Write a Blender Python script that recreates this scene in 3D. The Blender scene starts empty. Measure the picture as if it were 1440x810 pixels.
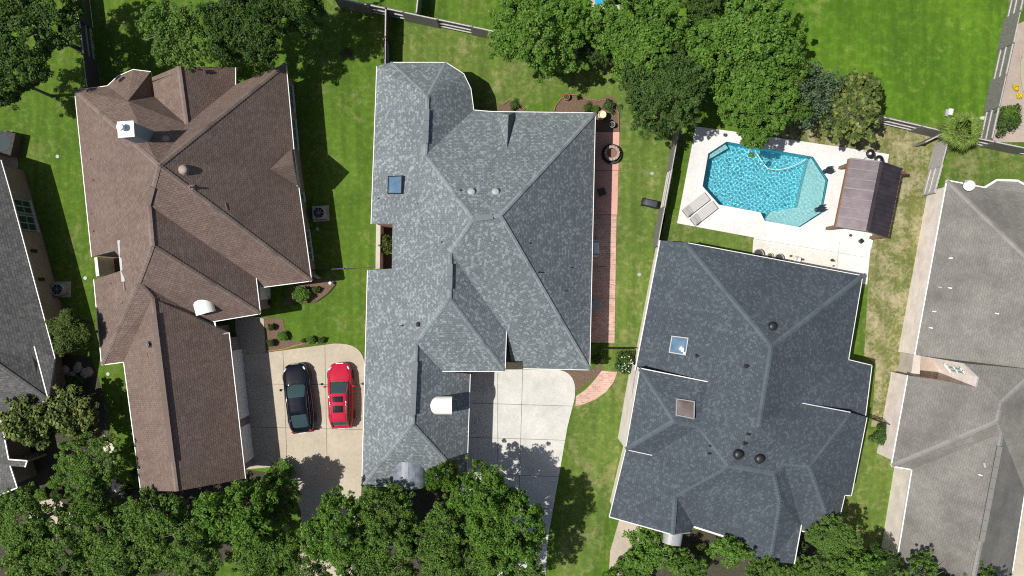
import bpy, bmesh, math, random
import numpy as np
from mathutils import Vector, Matrix
from mathutils.geometry import tessellate_polygon
random.seed(7); rng = np.random.default_rng(7)
R_ = math.radians
C = bpy.context.scene.collection
sc = bpy.context.scene
# ------------------------------------------------------------------ camera, sky, sun, exposure
H = 57.0                      # height of the drone over the lawns, metres
S = 0.048                     # metres of ground per photo pixel
cd = bpy.data.cameras.new('camera'); cam = bpy.data.objects.new('camera', cd); C.objects.link(cam)
cam.location = (0, 0, H); cam.rotation_euler = (0, 0, 0)
cd.sensor_width = 36; cd.lens = 36*H/(1440*S); cd.clip_end = 2000; cd.clip_start = 0.5
sc.camera = cam
w = bpy.data.worlds.new('World'); sc.world = w; w.use_nodes = True
nt = w.node_tree; bg = nt.nodes['Background']
sky = nt.nodes.new('ShaderNodeTexSky'); sky.sky_type = 'NISHITA'; sky.sun_disc = False
TRAV = Vector((0.50, 0.045, -1.0)).normalized()
sky.sun_elevation = math.asin(-TRAV.z); sky.sun_rotation = math.atan2(-TRAV.x, -TRAV.y)
nt.links.new(sky.outputs[0], bg.inputs[0]); bg.inputs[1].default_value = 0.08; sky.air_density = 0.85; sky.dust_density = 2.0; sky.ozone_density = 0.5; sky.altitude = 300
sd = bpy.data.lights.new('sun', 'SUN'); sd.energy = 4.9; sd.angle = R_(0.55); sd.color = (1.0, 0.965, 0.9)
sun = bpy.data.objects.new('sun', sd); C.objects.link(sun); sun.rotation_euler = TRAV.to_track_quat('-Z', 'Y').to_euler()
sun.location = (0, 0, 60)
sc.view_settings.view_transform = 'Standard'; sc.view_settings.look = 'None'
sc.view_settings.gamma = 1; sc.view_settings.use_curve_mapping = False
sc.view_settings.exposure = 0.06
sc.render.engine = 'CYCLES'
sc.cycles.use_denoising = False; sc.cycles.filter_width = 1.1; sc.cycles.sample_clamp_indirect = 4; sc.cycles.use_adaptive_sampling = False
sc.cycles.max_bounces = 8; sc.cycles.transparent_max_bounces = 8

# ------------------------------------------------------------------ helpers
def P(px, py, z=0.0):
    """photo pixel seen at height z -> place in the world"""
    k = S*(H-z)/H
    return Vector(((px-720)*k, (405-py)*k, z))

def nmat(name):
    m = bpy.data.materials.new(name); m.use_nodes = True
    return m, m.node_tree, m.node_tree.nodes['Principled BSDF']
def N(t, typ, **kw):
    n = t.nodes.new(typ)
    for k, v in kw.items():
        if isinstance(k, str) and k.startswith('i_'):
            n.inputs[k[2:].replace('_', ' ')].default_value = v
        else: setattr(n, k, v)
    return n
def mixc(t, fac, a, b, mode='MIX'):
    n = t.nodes.new('ShaderNodeMix'); n.data_type = 'RGBA'; n.blend_type = mode
    for i, v in ((0, fac), (6, a), (7, b)):
        if hasattr(v, 'links') or hasattr(v, 'is_linked'): t.links.new(v, n.inputs[i])
        else: n.inputs[i].default_value = v if i == 0 else (*v[:3], 1)
    return n.outputs[2]
def ramp(t, src, stops):
    r = t.nodes.new('ShaderNodeValToRGB'); e = r.color_ramp.elements
    while len(e) > 1: e.remove(e[-1])
    for i, (p, c) in enumerate(stops):
        x = e[0] if i == 0 else e.new(p)
        x.position = p; x.color = (*c[:3], 1) if hasattr(c, '__len__') else (c, c, c, 1)
    t.links.new(src, r.inputs[0]); return r.outputs[0]
def noise(t, scale, detail=4, rough=.6, vec=None, dist=0):
    n = N(t, 'ShaderNodeTexNoise'); n.inputs['Scale'].default_value = scale
    n.inputs['Detail'].default_value = detail; n.inputs['Roughness'].default_value = rough
    n.inputs['Distortion'].default_value = dist
    if vec is None:
        g = N(t, 'ShaderNodeNewGeometry'); vec = g.outputs['Position']
    t.links.new(vec, n.inputs['Vector']); return n.outputs['Fac']
def bump(t, b, h, strength=.4, dist=.02):
    n = N(t, 'ShaderNodeBump'); n.inputs['Strength'].default_value = strength; n.inputs['Distance'].default_value = dist
    t.links.new(h, n.inputs['Height']); t.links.new(n.outputs[0], b.inputs['Normal'])
def plain(name, col, rough=.6, var=.12, metal=0, scale=6, spec=None, coat=0):
    m, t, b = nmat(name)
    f = noise(t, scale, 5)
    lo = [c*(1-var) for c in col]; hi = [min(1, c*(1+var)) for c in col]
    t.links.new(ramp(t, f, [(.3, lo), (.7, hi)]), b.inputs['Base Color'])
    b.inputs['Roughness'].default_value = rough; b.inputs['Metallic'].default_value = metal
    if spec is not None: b.inputs['Specular IOR Level'].default_value = spec
    if coat: b.inputs['Coat Weight'].default_value = coat; b.inputs['Coat Roughness'].default_value = .04
    return m

def shingle(name, c_lo, c_hi, c_pop=None, stain=(.88, 1.10), bw=.30, rh=.145, pop=.5, line=.45):
    """asphalt shingles, courses run along the eave of each slope (UV in metres)"""
    m, t, b = nmat(name)
    uv = N(t, 'ShaderNodeUVMap'); uv.uv_map = 'UVMap'
    def brick(bw_, rh_, a, c, mort, msz, off=.5):
        k = N(t, 'ShaderNodeTexBrick'); t.links.new(uv.outputs[0], k.inputs['Vector'])
        k.inputs['Scale'].default_value = 1; k.inputs['Brick Width'].default_value = bw_
        k.inputs['Row Height'].default_value = rh_; k.inputs['Mortar Size'].default_value = msz
        k.inputs['Color1'].default_value = (*a, 1); k.inputs['Color2'].default_value = (*c, 1)
        k.inputs['Mortar'].default_value = (*mort, 1); k.offset = off; k.inputs['Mortar Smooth'].default_value = .3
        return k
    k = brick(bw, rh, c_lo, c_hi, [x*line for x in c_lo], .016)
    col = k.outputs['Color']
    if c_pop:
        sp = N(t, 'ShaderNodeSeparateXYZ'); t.links.new(uv.outputs[0], sp.inputs[0])
        def mth(op, x, y=None, z=None):
            q = N(t, 'ShaderNodeMath', operation=op)
            for i_, v_ in enumerate((x, y, z)):
                if v_ is None: continue
                if hasattr(v_, 'is_linked'): t.links.new(v_, q.inputs[i_])
                else: q.inputs[i_].default_value = v_
            return q.outputs[0]
        row = mth('FLOOR', mth('DIVIDE', sp.outputs[1], rh))
        off = mth('FRACT', mth('MULTIPLY', row, .618))
        colm = mth('FLOOR', mth('ADD', mth('DIVIDE', sp.outputs[0], bw*.62), off))
        cb = N(t, 'ShaderNodeCombineXYZ'); t.links.new(colm, cb.inputs[0]); t.links.new(row, cb.inputs[1])
        wn = N(t, 'ShaderNodeTexWhiteNoise', noise_dimensions='2D'); t.links.new(cb.outputs[0], wn.inputs['Vector'])
        f = ramp(t, wn.outputs['Value'], [(.50, 0), (.80, pop*.45), (1.0, pop)])
        col = mixc(t, f, col, c_pop)
    big = noise(t, .35, 4, .65)
    st = ramp(t, big, [(.3, stain[0]), (.7, stain[1])])
    col = mixc(t, 1.0, col, st, 'MULTIPLY')
    mp = N(t, 'ShaderNodeMapping'); mp.inputs['Scale'].default_value = (1.6, .16, 1); t.links.new(uv.outputs[0], mp.inputs['Vector'])
    col = mixc(t, 1.0, col, ramp(t, noise(t, 1.0, 5, .7, mp.outputs[0]), [(.3, .90), (.7, 1.07)]), 'MULTIPLY')
    gr = ramp(t, noise(t, 60, 2, .7), [(.25, .72), (.75, 1.25)])
    col = mixc(t, 1.0, col, gr, 'MULTIPLY')
    t.links.new(col, b.inputs['Base Color']); b.inputs['Roughness'].default_value = .9
    b.inputs['Specular IOR Level'].default_value = .25
    bump(t, b, k.outputs['Color'], .35, .02)
    return m

def brickmat(name, a, c, mort, bw=.24, rh=.08, uvs=True, ms=.008):
    m, t, b = nmat(name)
    k = N(t, 'ShaderNodeTexBrick')
    if uvs:
        uv = N(t, 'ShaderNodeUVMap'); uv.uv_map = 'UVMap'; t.links.new(uv.outputs[0], k.inputs['Vector'])
    else:
        g = N(t, 'ShaderNodeNewGeometry'); t.links.new(g.outputs['Position'], k.inputs['Vector'])
    k.inputs['Scale'].default_value = 1; k.inputs['Brick Width'].default_value = bw; k.inputs['Row Height'].default_value = rh
    k.inputs['Mortar Size'].default_value = ms
    k.inputs['Color1'].default_value = (*a, 1); k.inputs['Color2'].default_value = (*c, 1); k.inputs['Mortar'].default_value = (*mort, 1)
    st = ramp(t, noise(t, 1.2, 4), [(.3, .82), (.7, 1.1)])
    t.links.new(mixc(t, 1.0, k.outputs['Color'], st, 'MULTIPLY'), b.inputs['Base Color']); b.inputs['Roughness'].default_value = .88
    bump(t, b, k.outputs['Color'], .3, .01)
    return m

def lawn(name, dark, mid, light, dry, dry_amt=.5, scale=1.0):
    m, t, b = nmat(name)
    f1 = noise(t, .22*scale, 5, .62, dist=.6)
    f2 = noise(t, 2.6*scale, 6, .72)
    f3 = noise(t, 26, 5, .8)
    col = ramp(t, f1, [(.30, dark), (.50, mid), (.70, light)])
    pat = ramp(t, f2, [(.30, [x*.62 for x in mid]), (.50, mid), (.72, [x*1.4 for x in light])])
    col = mixc(t, .5, col, pat)
    d1 = noise(t, .5*scale, 6, .7, dist=.4)
    dm = N(t, 'ShaderNodeMath', operation='MULTIPLY_ADD'); t.links.new(f2, dm.inputs[0]); dm.inputs[1].default_value = .6; t.links.new(d1, dm.inputs[2])
    df = ramp(t, dm.outputs[0], [(.98-.32*dry_amt, 0), (1.12-.22*dry_amt, min(1, .35+.6*dry_amt))])
    col = mixc(t, df, col, dry)
    ge = N(t, 'ShaderNodeNewGeometry'); mp = N(t, 'ShaderNodeMapping'); mp.inputs['Scale'].default_value = (1.9, .14, 1); mp.inputs['Rotation'].default_value = (0, 0, .12)
    t.links.new(ge.outputs['Position'], mp.inputs['Vector'])
    col = mixc(t, 1.0, col, ramp(t, noise(t, 1.0, 3, .5, mp.outputs[0]), [(.35, .86), (.65, 1.12)]), 'MULTIPLY')
    weed = ramp(t, noise(t, 7, 3, .6), [(.66, 0), (.72, .55)])
    col = mixc(t, weed, col, [x*.55 for x in mid])
    g = ramp(t, f3, [(.28, .55), (.5, .97), (.72, 1.4)])
    col = mixc(t, 1.0, col, g, 'MULTIPLY')
    t.links.new(col, b.inputs['Base Color']); b.inputs['Roughness'].default_value = .95; b.inputs['Specular IOR Level'].default_value = .15
    bump(t, b, f3, .9, .05)
    return m

def concrete(name, col, var=.14, joint=None, stain=.2):
    m, t, b = nmat(name)
    a = noise(t, .45, 6, .7, dist=.5); c2 = noise(t, 8, 6, .7)
    c = ramp(t, a, [(.3, [x*(1-stain) for x in col]), (.65, [x*(1+var*.5) for x in col])])
    c = mixc(t, 1.0, c, ramp(t, c2, [(.3, .86), (.7, 1.08)]), 'MULTIPLY')
    sp_ = ramp(t, noise(t, 1.7, 7, .75, dist=1.2), [(.60, 1), (.70, 1-stain*1.3)])
    c = mixc(t, 1.0, c, sp_, 'MULTIPLY')
    dots = ramp(t, noise(t, 22, 2, .5), [(.70, 1), (.76, .72)]); c = mixc(t, 1.0, c, dots, 'MULTIPLY')
    t.links.new(c, b.inputs['Base Color']); b.inputs['Roughness'].default_value = .85
    bump(t, b, c2, .15, .01)
    return m

def leafmat(name, dark, mid, light, trans=.35):
    m, t, b = nmat(name)
    g = N(t, 'ShaderNodeNewGeometry'); rp = g.outputs['Random Per Island']
    f = noise(t, 1.6, 4, .7)
    add = N(t, 'ShaderNodeMath', operation='MULTIPLY_ADD'); t.links.new(rp, add.inputs[0]); add.inputs[1].default_value = .40
    s2 = N(t, 'ShaderNodeMath', operation='MULTIPLY'); t.links.new(f, s2.inputs[0]); s2.inputs[1].default_value = .65
    t.links.new(s2.outputs[0], add.inputs[2])
    col = ramp(t, add.outputs[0], [(.2, dark), (.5, mid), (.82, light)])
    t.links.new(col, b.inputs['Base Color']); b.inputs['Roughness'].default_value = .55; b.inputs['Specular IOR Level'].default_value = .2
    tr = N(t, 'ShaderNodeBsdfTranslucent')
    tc = mixc(t, 1.0, col, (1.35, 1.3, .7), 'MULTIPLY'); t.links.new(tc, tr.inputs[0])
    mx = N(t, 'ShaderNodeMixShader'); mx.inputs[0].default_value = trans
    t.links.new(b.outputs[0], mx.inputs[1]); t.links.new(tr.outputs[0], mx.inputs[2])
    t.links.new(mx.outputs[0], t.nodes['Material Output'].inputs[0])
    return m

class MB:
    """collects shapes in world (or local) coordinates and links them as ONE mesh"""
    def __init__(s): s.v = []; s.f = []; s.m = []; s.uv = {}
    def face(s, pts, mi=0, uv=None):
        i = len(s.v); s.v += [tuple(p) for p in pts]; s.f.append(tuple(range(i, i+len(pts)))); s.m.append(mi)
        if uv: s.uv[len(s.f)-1] = uv
    def box(s, c, d, M=None, mi=0):
        x, y, z = d[0]/2, d[1]/2, d[2]/2; c = Vector(c)
        ps = [Vector((a*x, b_*y, e*z)) for e in (-1, 1) for a, b_ in ((-1, -1), (1, -1), (1, 1), (-1, 1))]
        if M is not None: ps = [M @ p for p in ps]
        i = len(s.v); s.v += [tuple(c+p) for p in ps]
        for q in ((3, 2, 1, 0), (4, 5, 6, 7), (0, 1, 5, 4), (1, 2, 6, 5), (2, 3, 7, 6), (3, 0, 4, 7)):
            s.f.append(tuple(i+k for k in q)); s.m.append(mi)
    def prism(s, poly, z0, z1, mi=0, side=None, taper=None):
        """poly: list of (x,y) ; real thickness"""
        ar = sum(a[0]*b_[1]-b_[0]*a[1] for a, b_ in zip(poly, poly[1:]+poly[:1]))
        if ar < 0: poly = poly[::-1]
        n = len(poly); i = len(s.v)
        s.v += [(p[0], p[1], z0) for p in poly] + [(p[0], p[1], z1) for p in poly]
        s.f.append(tuple(i+k for k in range(n-1, -1, -1))); s.m.append(mi)
        s.f.append(tuple(i+n+k for k in range(n))); s.m.append(mi)
        for k in range(n):
            s.f.append((i+k, i+(k+1) % n, i+n+(k+1) % n, i+n+k)); s.m.append(mi if side is None else side)
    def beam(s, a, b_, wd, ht, up=Vector((0, 0, 1)), mi=0):
        a = Vector(a); b_ = Vector(b_); d = b_-a; L = d.length
        if L < 1e-5: return
        d.normalize(); x = d.cross(up)
        if x.length < 1e-4: x = d.cross(Vector((0, 1, 0)))
        x.normalize(); y = x.cross(d)
        M = Matrix((x, d, y)).transposed()
        s.box((a+b_)/2, (wd, L, ht), M, mi)
    def tube(s, pts, rads, n=8, mi=0, cap=True):
        pts = [Vector(p) for p in pts]; i0 = len(s.v)
        if not hasattr(rads, '__len__'): rads = [rads]*len(pts)
        for k, p in enumerate(pts):
            d = (pts[min(k+1, len(pts)-1)]-pts[max(k-1, 0)]).normalized()
            x = d.cross(Vector((0, 0, 1)));
            if x.length < .05: x = d.cross(Vector((0, 1, 0)))
            x.normalize(); y = d.cross(x)
            for j in range(n):
                a = 2*math.pi*j/n; s.v.append(tuple(p+(x*math.cos(a)+y*math.sin(a))*rads[k]))
        for k in range(len(pts)-1):
            for j in range(n):
                a = i0+k*n+j; b2 = i0+k*n+(j+1) % n
                s.f.append((a, b2, b2+n, a+n)); s.m.append(mi)
        if cap:
            s.f.append(tuple(i0+j for j in range(n-1, -1, -1))); s.m.append(mi)
            s.f.append(tuple(i0+(len(pts)-1)*n+j for j in range(n))); s.m.append(mi)
    def lathe(s, prof, c, n=20, M=None, mi=0, sx=1, sy=1):
        c = Vector(c); i0 = len(s.v)
        for r, z in prof:
            for j in range(n):
                a = 2*math.pi*j/n; p = Vector((r*math.cos(a)*sx, r*math.sin(a)*sy, z))
                if M is not None: p = M @ p
                s.v.append(tuple(c+p))
        for k in range(len(prof)-1):
            for j in range(n):
                a = i0+k*n+j; b2 = i0+k*n+(j+1) % n
                s.f.append((a, b2, b2+n, a+n)); s.m.append(mi)
        if prof[0][0] > 1e-4: s.f.append(tuple(i0+j for j in range(n-1, -1, -1))); s.m.append(mi)
        if prof[-1][0] > 1e-4: s.f.append(tuple(i0+(len(prof)-1)*n+j for j in range(n))); s.m.append(mi)
    def build(s, name, mats, parent=None, smooth=False, bevel=0, sub=0):
        org = Vector((0, 0, 0))
        if parent is not None: org = parent.get('_o', None); org = Vector(org) if org is not None else Vector((0, 0, 0))
        me = bpy.data.meshes.new(name)
        me.from_pydata([tuple(Vector(v)-org) for v in s.v], [], s.f)
        if not isinstance(mats, (list, tuple)): mats = [mats]
        for m in mats: me.materials.append(m)
        me.polygons.foreach_set('material_index', s.m)
        if smooth: me.polygons.foreach_set('use_smooth', [True]*len(s.f))
        if s.uv:
            ul = me.uv_layers.new(name='UVMap')
            for fi, uvs in s.uv.items():
                p = me.polygons[fi]
                for li, q in zip(p.loop_indices, uvs): ul.data[li].uv = q
        me.update()
        o = bpy.data.objects.new(name, me); C.objects.link(o)
        if bevel:
            bm = bmesh.new(); bm.from_mesh(me)
            bmesh.ops.remove_doubles(bm, verts=bm.verts, dist=1e-5)
            bmesh.ops.bevel(bm, geom=list(bm.edges), offset=bevel, segments=2, affect='EDGES', profile=.6)
            bm.to_mesh(me); bm.free()
        if sub:
            md = o.modifiers.new('sub', 'SUBSURF'); md.levels = sub; md.render_levels = sub
        if parent is not None:
            o.parent = parent
            o['_o'] = tuple(org)
        return o

def tag(o, label=None, cat=None, group=None, kind=None):
    if label: o['label'] = label
    if cat: o['category'] = cat
    if group: o['group'] = group
    if kind: o['kind'] = kind
    return o
def thing(name, label, cat, loc=(0, 0, 0), group=None, rz=0):
    o = bpy.data.objects.new(name, None); C.objects.link(o); o.location = loc; o.rotation_euler = (0, 0, rz)
    o.empty_display_size = .2
    o['_o'] = tuple(loc) if rz == 0 else (0, 0, 0)
    return tag(o, label, cat, group)
def copy_tree(o, parent=None):
    c = o.copy(); C.objects.link(c); c.parent = parent
    for ch in o.children: copy_tree(ch, c)
    return c
def struct(name, mb, m): return tag(mb.build(name, m), kind='structure')
def pxs(pts, z=0): return [tuple(P(x, y, z)[:2]) for x, y in pts]
def rounded(pts, r, idx, n=7):
    """round corner idx of polygon pts (photo px)"""
    out = []
    for i, p in enumerate(pts):
        if i not in idx: out.append(p); continue
        a = Vector(pts[i-1]); c = Vector(pts[(i+1) % len(pts)]); p = Vector(p)
        rr = r if not isinstance(r, dict) else r[i]
        u = (a-p).normalized(); v = (c-p).normalized(); A = p+u*rr; B = p+v*rr
        for k in range(n+1):
            t_ = k/n; q = A*(1-t_)**2+p*2*t_*(1-t_)+B*t_*t_; out.append((q.x, q.y))
    return out
def sheet(poly, z, holes=(), mi=0):
    mb = MB(); allp = [[Vector((x, y, 0)) for x, y in poly]]+[[Vector((x, y, 0)) for x, y in h] for h in holes]
    flat = [p for l in allp for p in l]
    for a, b_, c in tessellate_polygon(allp):
        t3 = [Vector((flat[k].x, flat[k].y, z)) for k in (a, b_, c)]
        if (t3[1]-t3[0]).cross(t3[2]-t3[0]).z < 0: t3.reverse()
        mb.face(t3, mi)
    return mb

# ------------------------------------------------------------------ materials
M = {}
M['sh_brown'] = shingle('brown_shingle', (.165, .116, .096), (.205, .149, .127), (.255, .192, .166), pop=.4, bw=.26, line=.55)
M['sh_grey'] = shingle('grey_shingle', (.160, .183, .195), (.184, .208, .221), (.34, .38, .395), pop=.72, bw=.22, rh=.14, line=.62)
M['sh_slate'] = shingle('slate_shingle', (.060, .073, .087), (.072, .087, .103), (.125, .148, .170), pop=.6, bw=.22, rh=.14, line=.72)
M['sh_taupe'] = shingle('taupe_shingle', (.195, .186, .168), (.222, .212, .192), (.260, .249, .227), (.70, 1.14), pop=.4, bw=.3, line=.80)
M['sh_dark'] = shingle('charcoal_shingle', (.085, .085, .085), (.13, .13, .128), (.17, .17, .165), pop=.5, bw=.3, rh=.17, line=.6)
M['cap_brown'] = shingle('brown_cap', (.185, .140, .12), (.22, .17, .147), bw=.2, line=.85)
M['cap_grey'] = shingle('grey_cap', (.20, .222, .232), (.25, .275, .285), bw=.2, line=.85)
M['cap_slate'] = shingle('slate_cap', (.088, .108, .128), (.102, .123, .144), bw=.2, line=.9)
M['cap_taupe'] = shingle('taupe_cap', (.235, .228, .212), (.255, .248, .23), bw=.2, line=.9)
M['cap_dark'] = shingle('charcoal_cap', (.10, .10, .10), (.13, .13, .128), bw=.2)
M['white'] = plain('white_paint', (.78, .78, .76), .45, .05)
M['white_metal'] = plain('white_metal', (.80, .79, .72), .4, .05)
M['gutter'] = plain('gutter_white', (.72, .72, .70), .4, .08)
M['fascia'] = plain('fascia_paint', (.55, .54, .52), .6, .1)
M['brick_tan'] = brickmat('tan_brick', (.80, .69, .62), (.86, .78, .72), (.80, .74, .68))
M['brick_pink'] = brickmat('pink_brick', (.42, .25, .20), (.52, .34, .28), (.5, .45, .4))
M['brick_brown'] = brickmat('brown_brick', (.22, .16, .14), (.29, .22, .20), (.28, .24, .22))
M['siding'] = plain('blue_grey_siding', (.24, .31, .33), .6, .06)
M['glass'] = plain('window_glass', (.03, .05, .055), .08, .1, spec=.6)
M['glass_green'] = plain('greenish_glass', (.16, .32, .28), .15, .15, spec=.6)
M['frame_teal'] = plain('teal_frame', (.20, .30, .27), .5, .05)
M['dark_metal'] = plain('dark_metal', (.018, .018, .02), .45, .1)
M['grey_metal'] = plain('grey_metal', (.30, .31, .31), .45, .12)
M['tan_vent'] = plain('tan_vent', (.30,.225,.195), .6, .06)
M['pale_vent'] = plain('pale_vent', (.30, .33, .33), .5, .08)
M['grass'] = lawn('grass', (.046, .100, .012), (.084, .155, .018), (.125, .203, .028), (.21, .215, .08), .42)
M['grass_lush'] = lawn('lush_grass', (.050, .115, .012), (.082, .172, .014), (.135, .240, .020), (.20, .25, .06), .3, .7)
M['grass_green'] = lawn('side_grass', (.066, .118, .022), (.110, .172, .032), (.160, .218, .046), (.28, .26, .12), .55)
M['grass_dry'] = lawn('dry_grass', (.085, .125, .028), (.150, .170, .052), (.23, .225, .085), (.42, .36, .23), .80, 1.6)
M['concrete_tan'] = concrete('tan_concrete', (.46, .40, .31))
M['concrete_pale'] = concrete('pale_concrete', (.56, .55, .51))
M['concrete_patio'] = concrete('patio_concrete', (.40, .33, .28))
M['deck'] = concrete('deck_white', (.66, .645, .625), stain=.12)
M['deck_cream'] = concrete('deck_cream', (.62, .60, .545), stain=.12)
M['pink'] = concrete('pink_concrete', (.60, .33, .27), stain=.15)
M['path_brick'] = brickmat('path_brick', (.42, .24, .19), (.56, .35, .28), (.52, .44, .38), .30, .15, False, .012)
M['joint'] = plain('joint_dark', (.10, .09, .08), .9, .2)
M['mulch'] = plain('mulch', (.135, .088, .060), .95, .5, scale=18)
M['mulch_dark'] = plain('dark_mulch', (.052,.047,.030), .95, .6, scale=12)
M['wood_grey'] = plain('weathered_board', (.20, .19, .18), .85, .35, scale=9)
M['wood_pale'] = plain('pale_board', (.42, .41, .39), .85, .25, scale=9)
M['wood_brown'] = plain('brown_timber', (.22, .12, .07), .7, .2, scale=12)
M['bark'] = plain('bark', (.17, .14, .11), .9, .3, scale=8)
M['bark_grey'] = plain('grey_bark', (.22,.20,.17), .9, .25, scale=8)
M['leaf_oak'] = leafmat('oak_leaf', (.055, .108, .022), (.115, .210, .040), (.215, .340, .072))
M['leaf_bright'] = leafmat('bright_leaf', (.055, .118, .018), (.115, .228, .034), (.210, .360, .062))
M['leaf_dark'] = leafmat('dark_leaf', (.029, .062, .014), (.058, .112, .024), (.105, .180, .038), .25)
M['leaf_olive'] = leafmat('olive_leaf', (.045, .080, .018), (.090, .135, .030), (.150, .190, .050))
M['leaf_magnolia'] = leafmat('magnolia_leaf', (.032, .060, .014), (.080, .120, .028), (.26, .28, .08), .2)
M['leaf_grey'] = leafmat('grey_leaf', (.035, .070, .030), (.070, .12, .055), (.15, .20, .12), .2)
M['leaf_palm'] = leafmat('palm_leaf', (.08, .15, .025), (.16, .25, .04), (.30, .36, .10), .3)
M['leaf_yellow'] = leafmat('yellow_petal', (.55, .42, .02), (.7, .55, .03), (.8, .66, .05), .2)

M['sky_glass'] = plain('skylight_glass', (.10,.18,.27), .12, .25, spec=.6, scale=1.5)  # bluish base colour carries the sky's reflection
M['sky_glass_brown'] = plain('skylight_glass_warm', (.16,.13,.12), .15, .35, spec=.5, scale=1.2)
M['wood_dark'] = plain('dark_board', (.075,.062,.052), .85, .3, scale=9)
M['entry_metal'] = plain('entry_metal', (.16,.18,.21), .45, .35, scale=3)
# ------------------------------------------------------------------ houses
class House:
    """roof planes traced in the photo; heights solved so that every slope is a plane rising from its eave"""
    def __init__(s, name, label, cat, pix, faces, pitch=.7, base=None):
        s.pix = pix; s.faces = faces; s.pitch = pitch
        names = list(pix); idx = {n: i for i, n in enumerate(names)}
        u = {n: np.array([(pix[n][0]-720)*S/H, (405-pix[n][1])*S/H]) for n in names}
        W = {n: 1/(H-pix[n][2]) for n in names if not isinstance(pix[n][2], str)}
        unk = [n for n in names if n not in W]; ui = {n: i for i, n in enumerate(unk)}
        rows = []; rhs = []; free = []
        nf = 0
        for f in faces:
            if f.get('eave') is None and len(f['v']) > 3: f['fi'] = nf; nf += 1
        nv = len(unk)
        for n in unk:
            g = float(pix[n][2][1:]); r = np.zeros(nv+3*nf); wt = .12
            r[ui[n]] = wt; rows.append(r); rhs.append(wt/(H-g))
        for f in faces:
            if f.get('eave'):
                a, b_ = f['eave']; zn = lambda q: float(q[1:]) if isinstance(q, str) else q
                pa = P(*pix[a][:2], zn(pix[a][2])); pb = P(*pix[b_][:2], zn(pix[b_][2]))
                if isinstance(pix[b_][2], str): pb = P(*pix[b_][:2], pa.z)
                d = (pb-pa); d2 = Vector((d.x, d.y)).normalized(); nrm = Vector((-d2.y, d2.x))
                cen = sum((P(*pix[v][:2], 5) for v in f['v']), Vector())/len(f['v'])
                if (Vector(cen[:2])-Vector(pa[:2])).dot(nrm) < 0: nrm = -nrm
                p = f.get('pitch', pitch); g = nrm*p + d2*(d.z/Vector(d[:2]).length)
                c0 = pa.z-g.x*pa.x-g.y*pa.y       # z = g.x x + g.y y + c0
                for n in f['v']:
                    if n in ui:
                        w_ = (1+g.x*u[n][0]+g.y*u[n][1])/(H-c0)
                        r = np.zeros(nv+3*nf); r[ui[n]] = 1; rows.append(r); rhs.append(w_)
            elif 'fi' in f:
                for n in f['v']:
                    r = np.zeros(nv+3*nf); k = nv+3*f['fi']; sc_ = .8
                    r[k:k+3] = [-u[n][0]*sc_/H, -u[n][1]*sc_/H, -sc_/H]; b0 = 0
                    if n in ui: r[ui[n]] = sc_
                    else: b0 = -W[n]*sc_
                    rows.append(r); rhs.append(b0)
        if unk:
            x = np.linalg.lstsq(np.array(rows), np.array(rhs), rcond=None)[0]
            for n in unk: W[n] = x[ui[n]]
        s.p = {n: P(pix[n][0], pix[n][1], min(11, max(2.6, H-1/W[n]))) for n in names}
        cen = sum(s.p.values(), Vector())/len(s.p)
        s.root = thing(name, label, cat, (cen.x, cen.y, 0) if base is None else base)
        print(name, {n: round(s.p[n].z, 1) for n in unk})
    def uvs(s, pts, nrm):
        e = Vector((0, 0, 1)).cross(nrm)
        e = e.normalized() if e.length > .02 else Vector((1, 0, 0)); v = nrm.cross(e)
        return [(p.dot(e), p.dot(v)) for p in pts]
    def roof(s, mat, thick=.16, outline=None, fascia=None, name='roof', faces=None):
        mb = MB()
        for f in (faces or s.faces):
            pts = [s.p[n] for n in f['v']]
            nrm = Vector()
            for a, b_ in zip(pts, pts[1:]+pts[:1]): nrm += Vector(a).cross(Vector(b_))
            if nrm.z < 0: pts = pts[::-1]; nrm = -nrm
            nrm.normalize(); f['n'] = nrm; f['pts'] = pts
            if len(pts) == 3: mb.face(pts, 0, s.uvs(pts, nrm))
            else:
                for tri in tessellate_polygon([[Vector((p.x, p.y, 0)) for p in pts]]):
                    t3 = [pts[k] for k in tri]
                    n3 = (t3[1]-t3[0]).cross(t3[2]-t3[0])
                    if n3.z < 0: t3.reverse()
                    if n3.length < 1e-6: continue
                    mb.face(t3, 0, s.uvs(t3, nrm)); mb.face([p-Vector((0, 0, thick)) for p in reversed(t3)], 1, [(0, 0)]*3)
            if len(pts) == 3: mb.face([p-Vector((0, 0, thick)) for p in reversed(pts)], 1, [(0, 0)]*3)
        if outline:
            o = [s.p[n] for n in outline]
            for a, b_ in zip(o, o[1:]+o[:1]):
                d = Vector((0, 0, thick)); mb.face([a-d, b_-d, b_, a], 1, [(0, 0)]*4)
        s.roof_o = mb.build(name, [mat, fascia or M['fascia']], s.root)
        return s.roof_o
    def skirt(s, names, depth, mat, parent=None, name='gable_wall'):
        mb = MB()
        for a, b_ in zip(names, names[1:]):
            A = s.p[a]; B = s.p[b_]; d = depth if not hasattr(depth, '__len__') else None
            mb.face([A-Vector((0, 0, depth)), B-Vector((0, 0, depth)), B-Vector((0, 0, .02)), A-Vector((0, 0, .02))])
        return mb.build(name, mat, parent or s.root)
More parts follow.
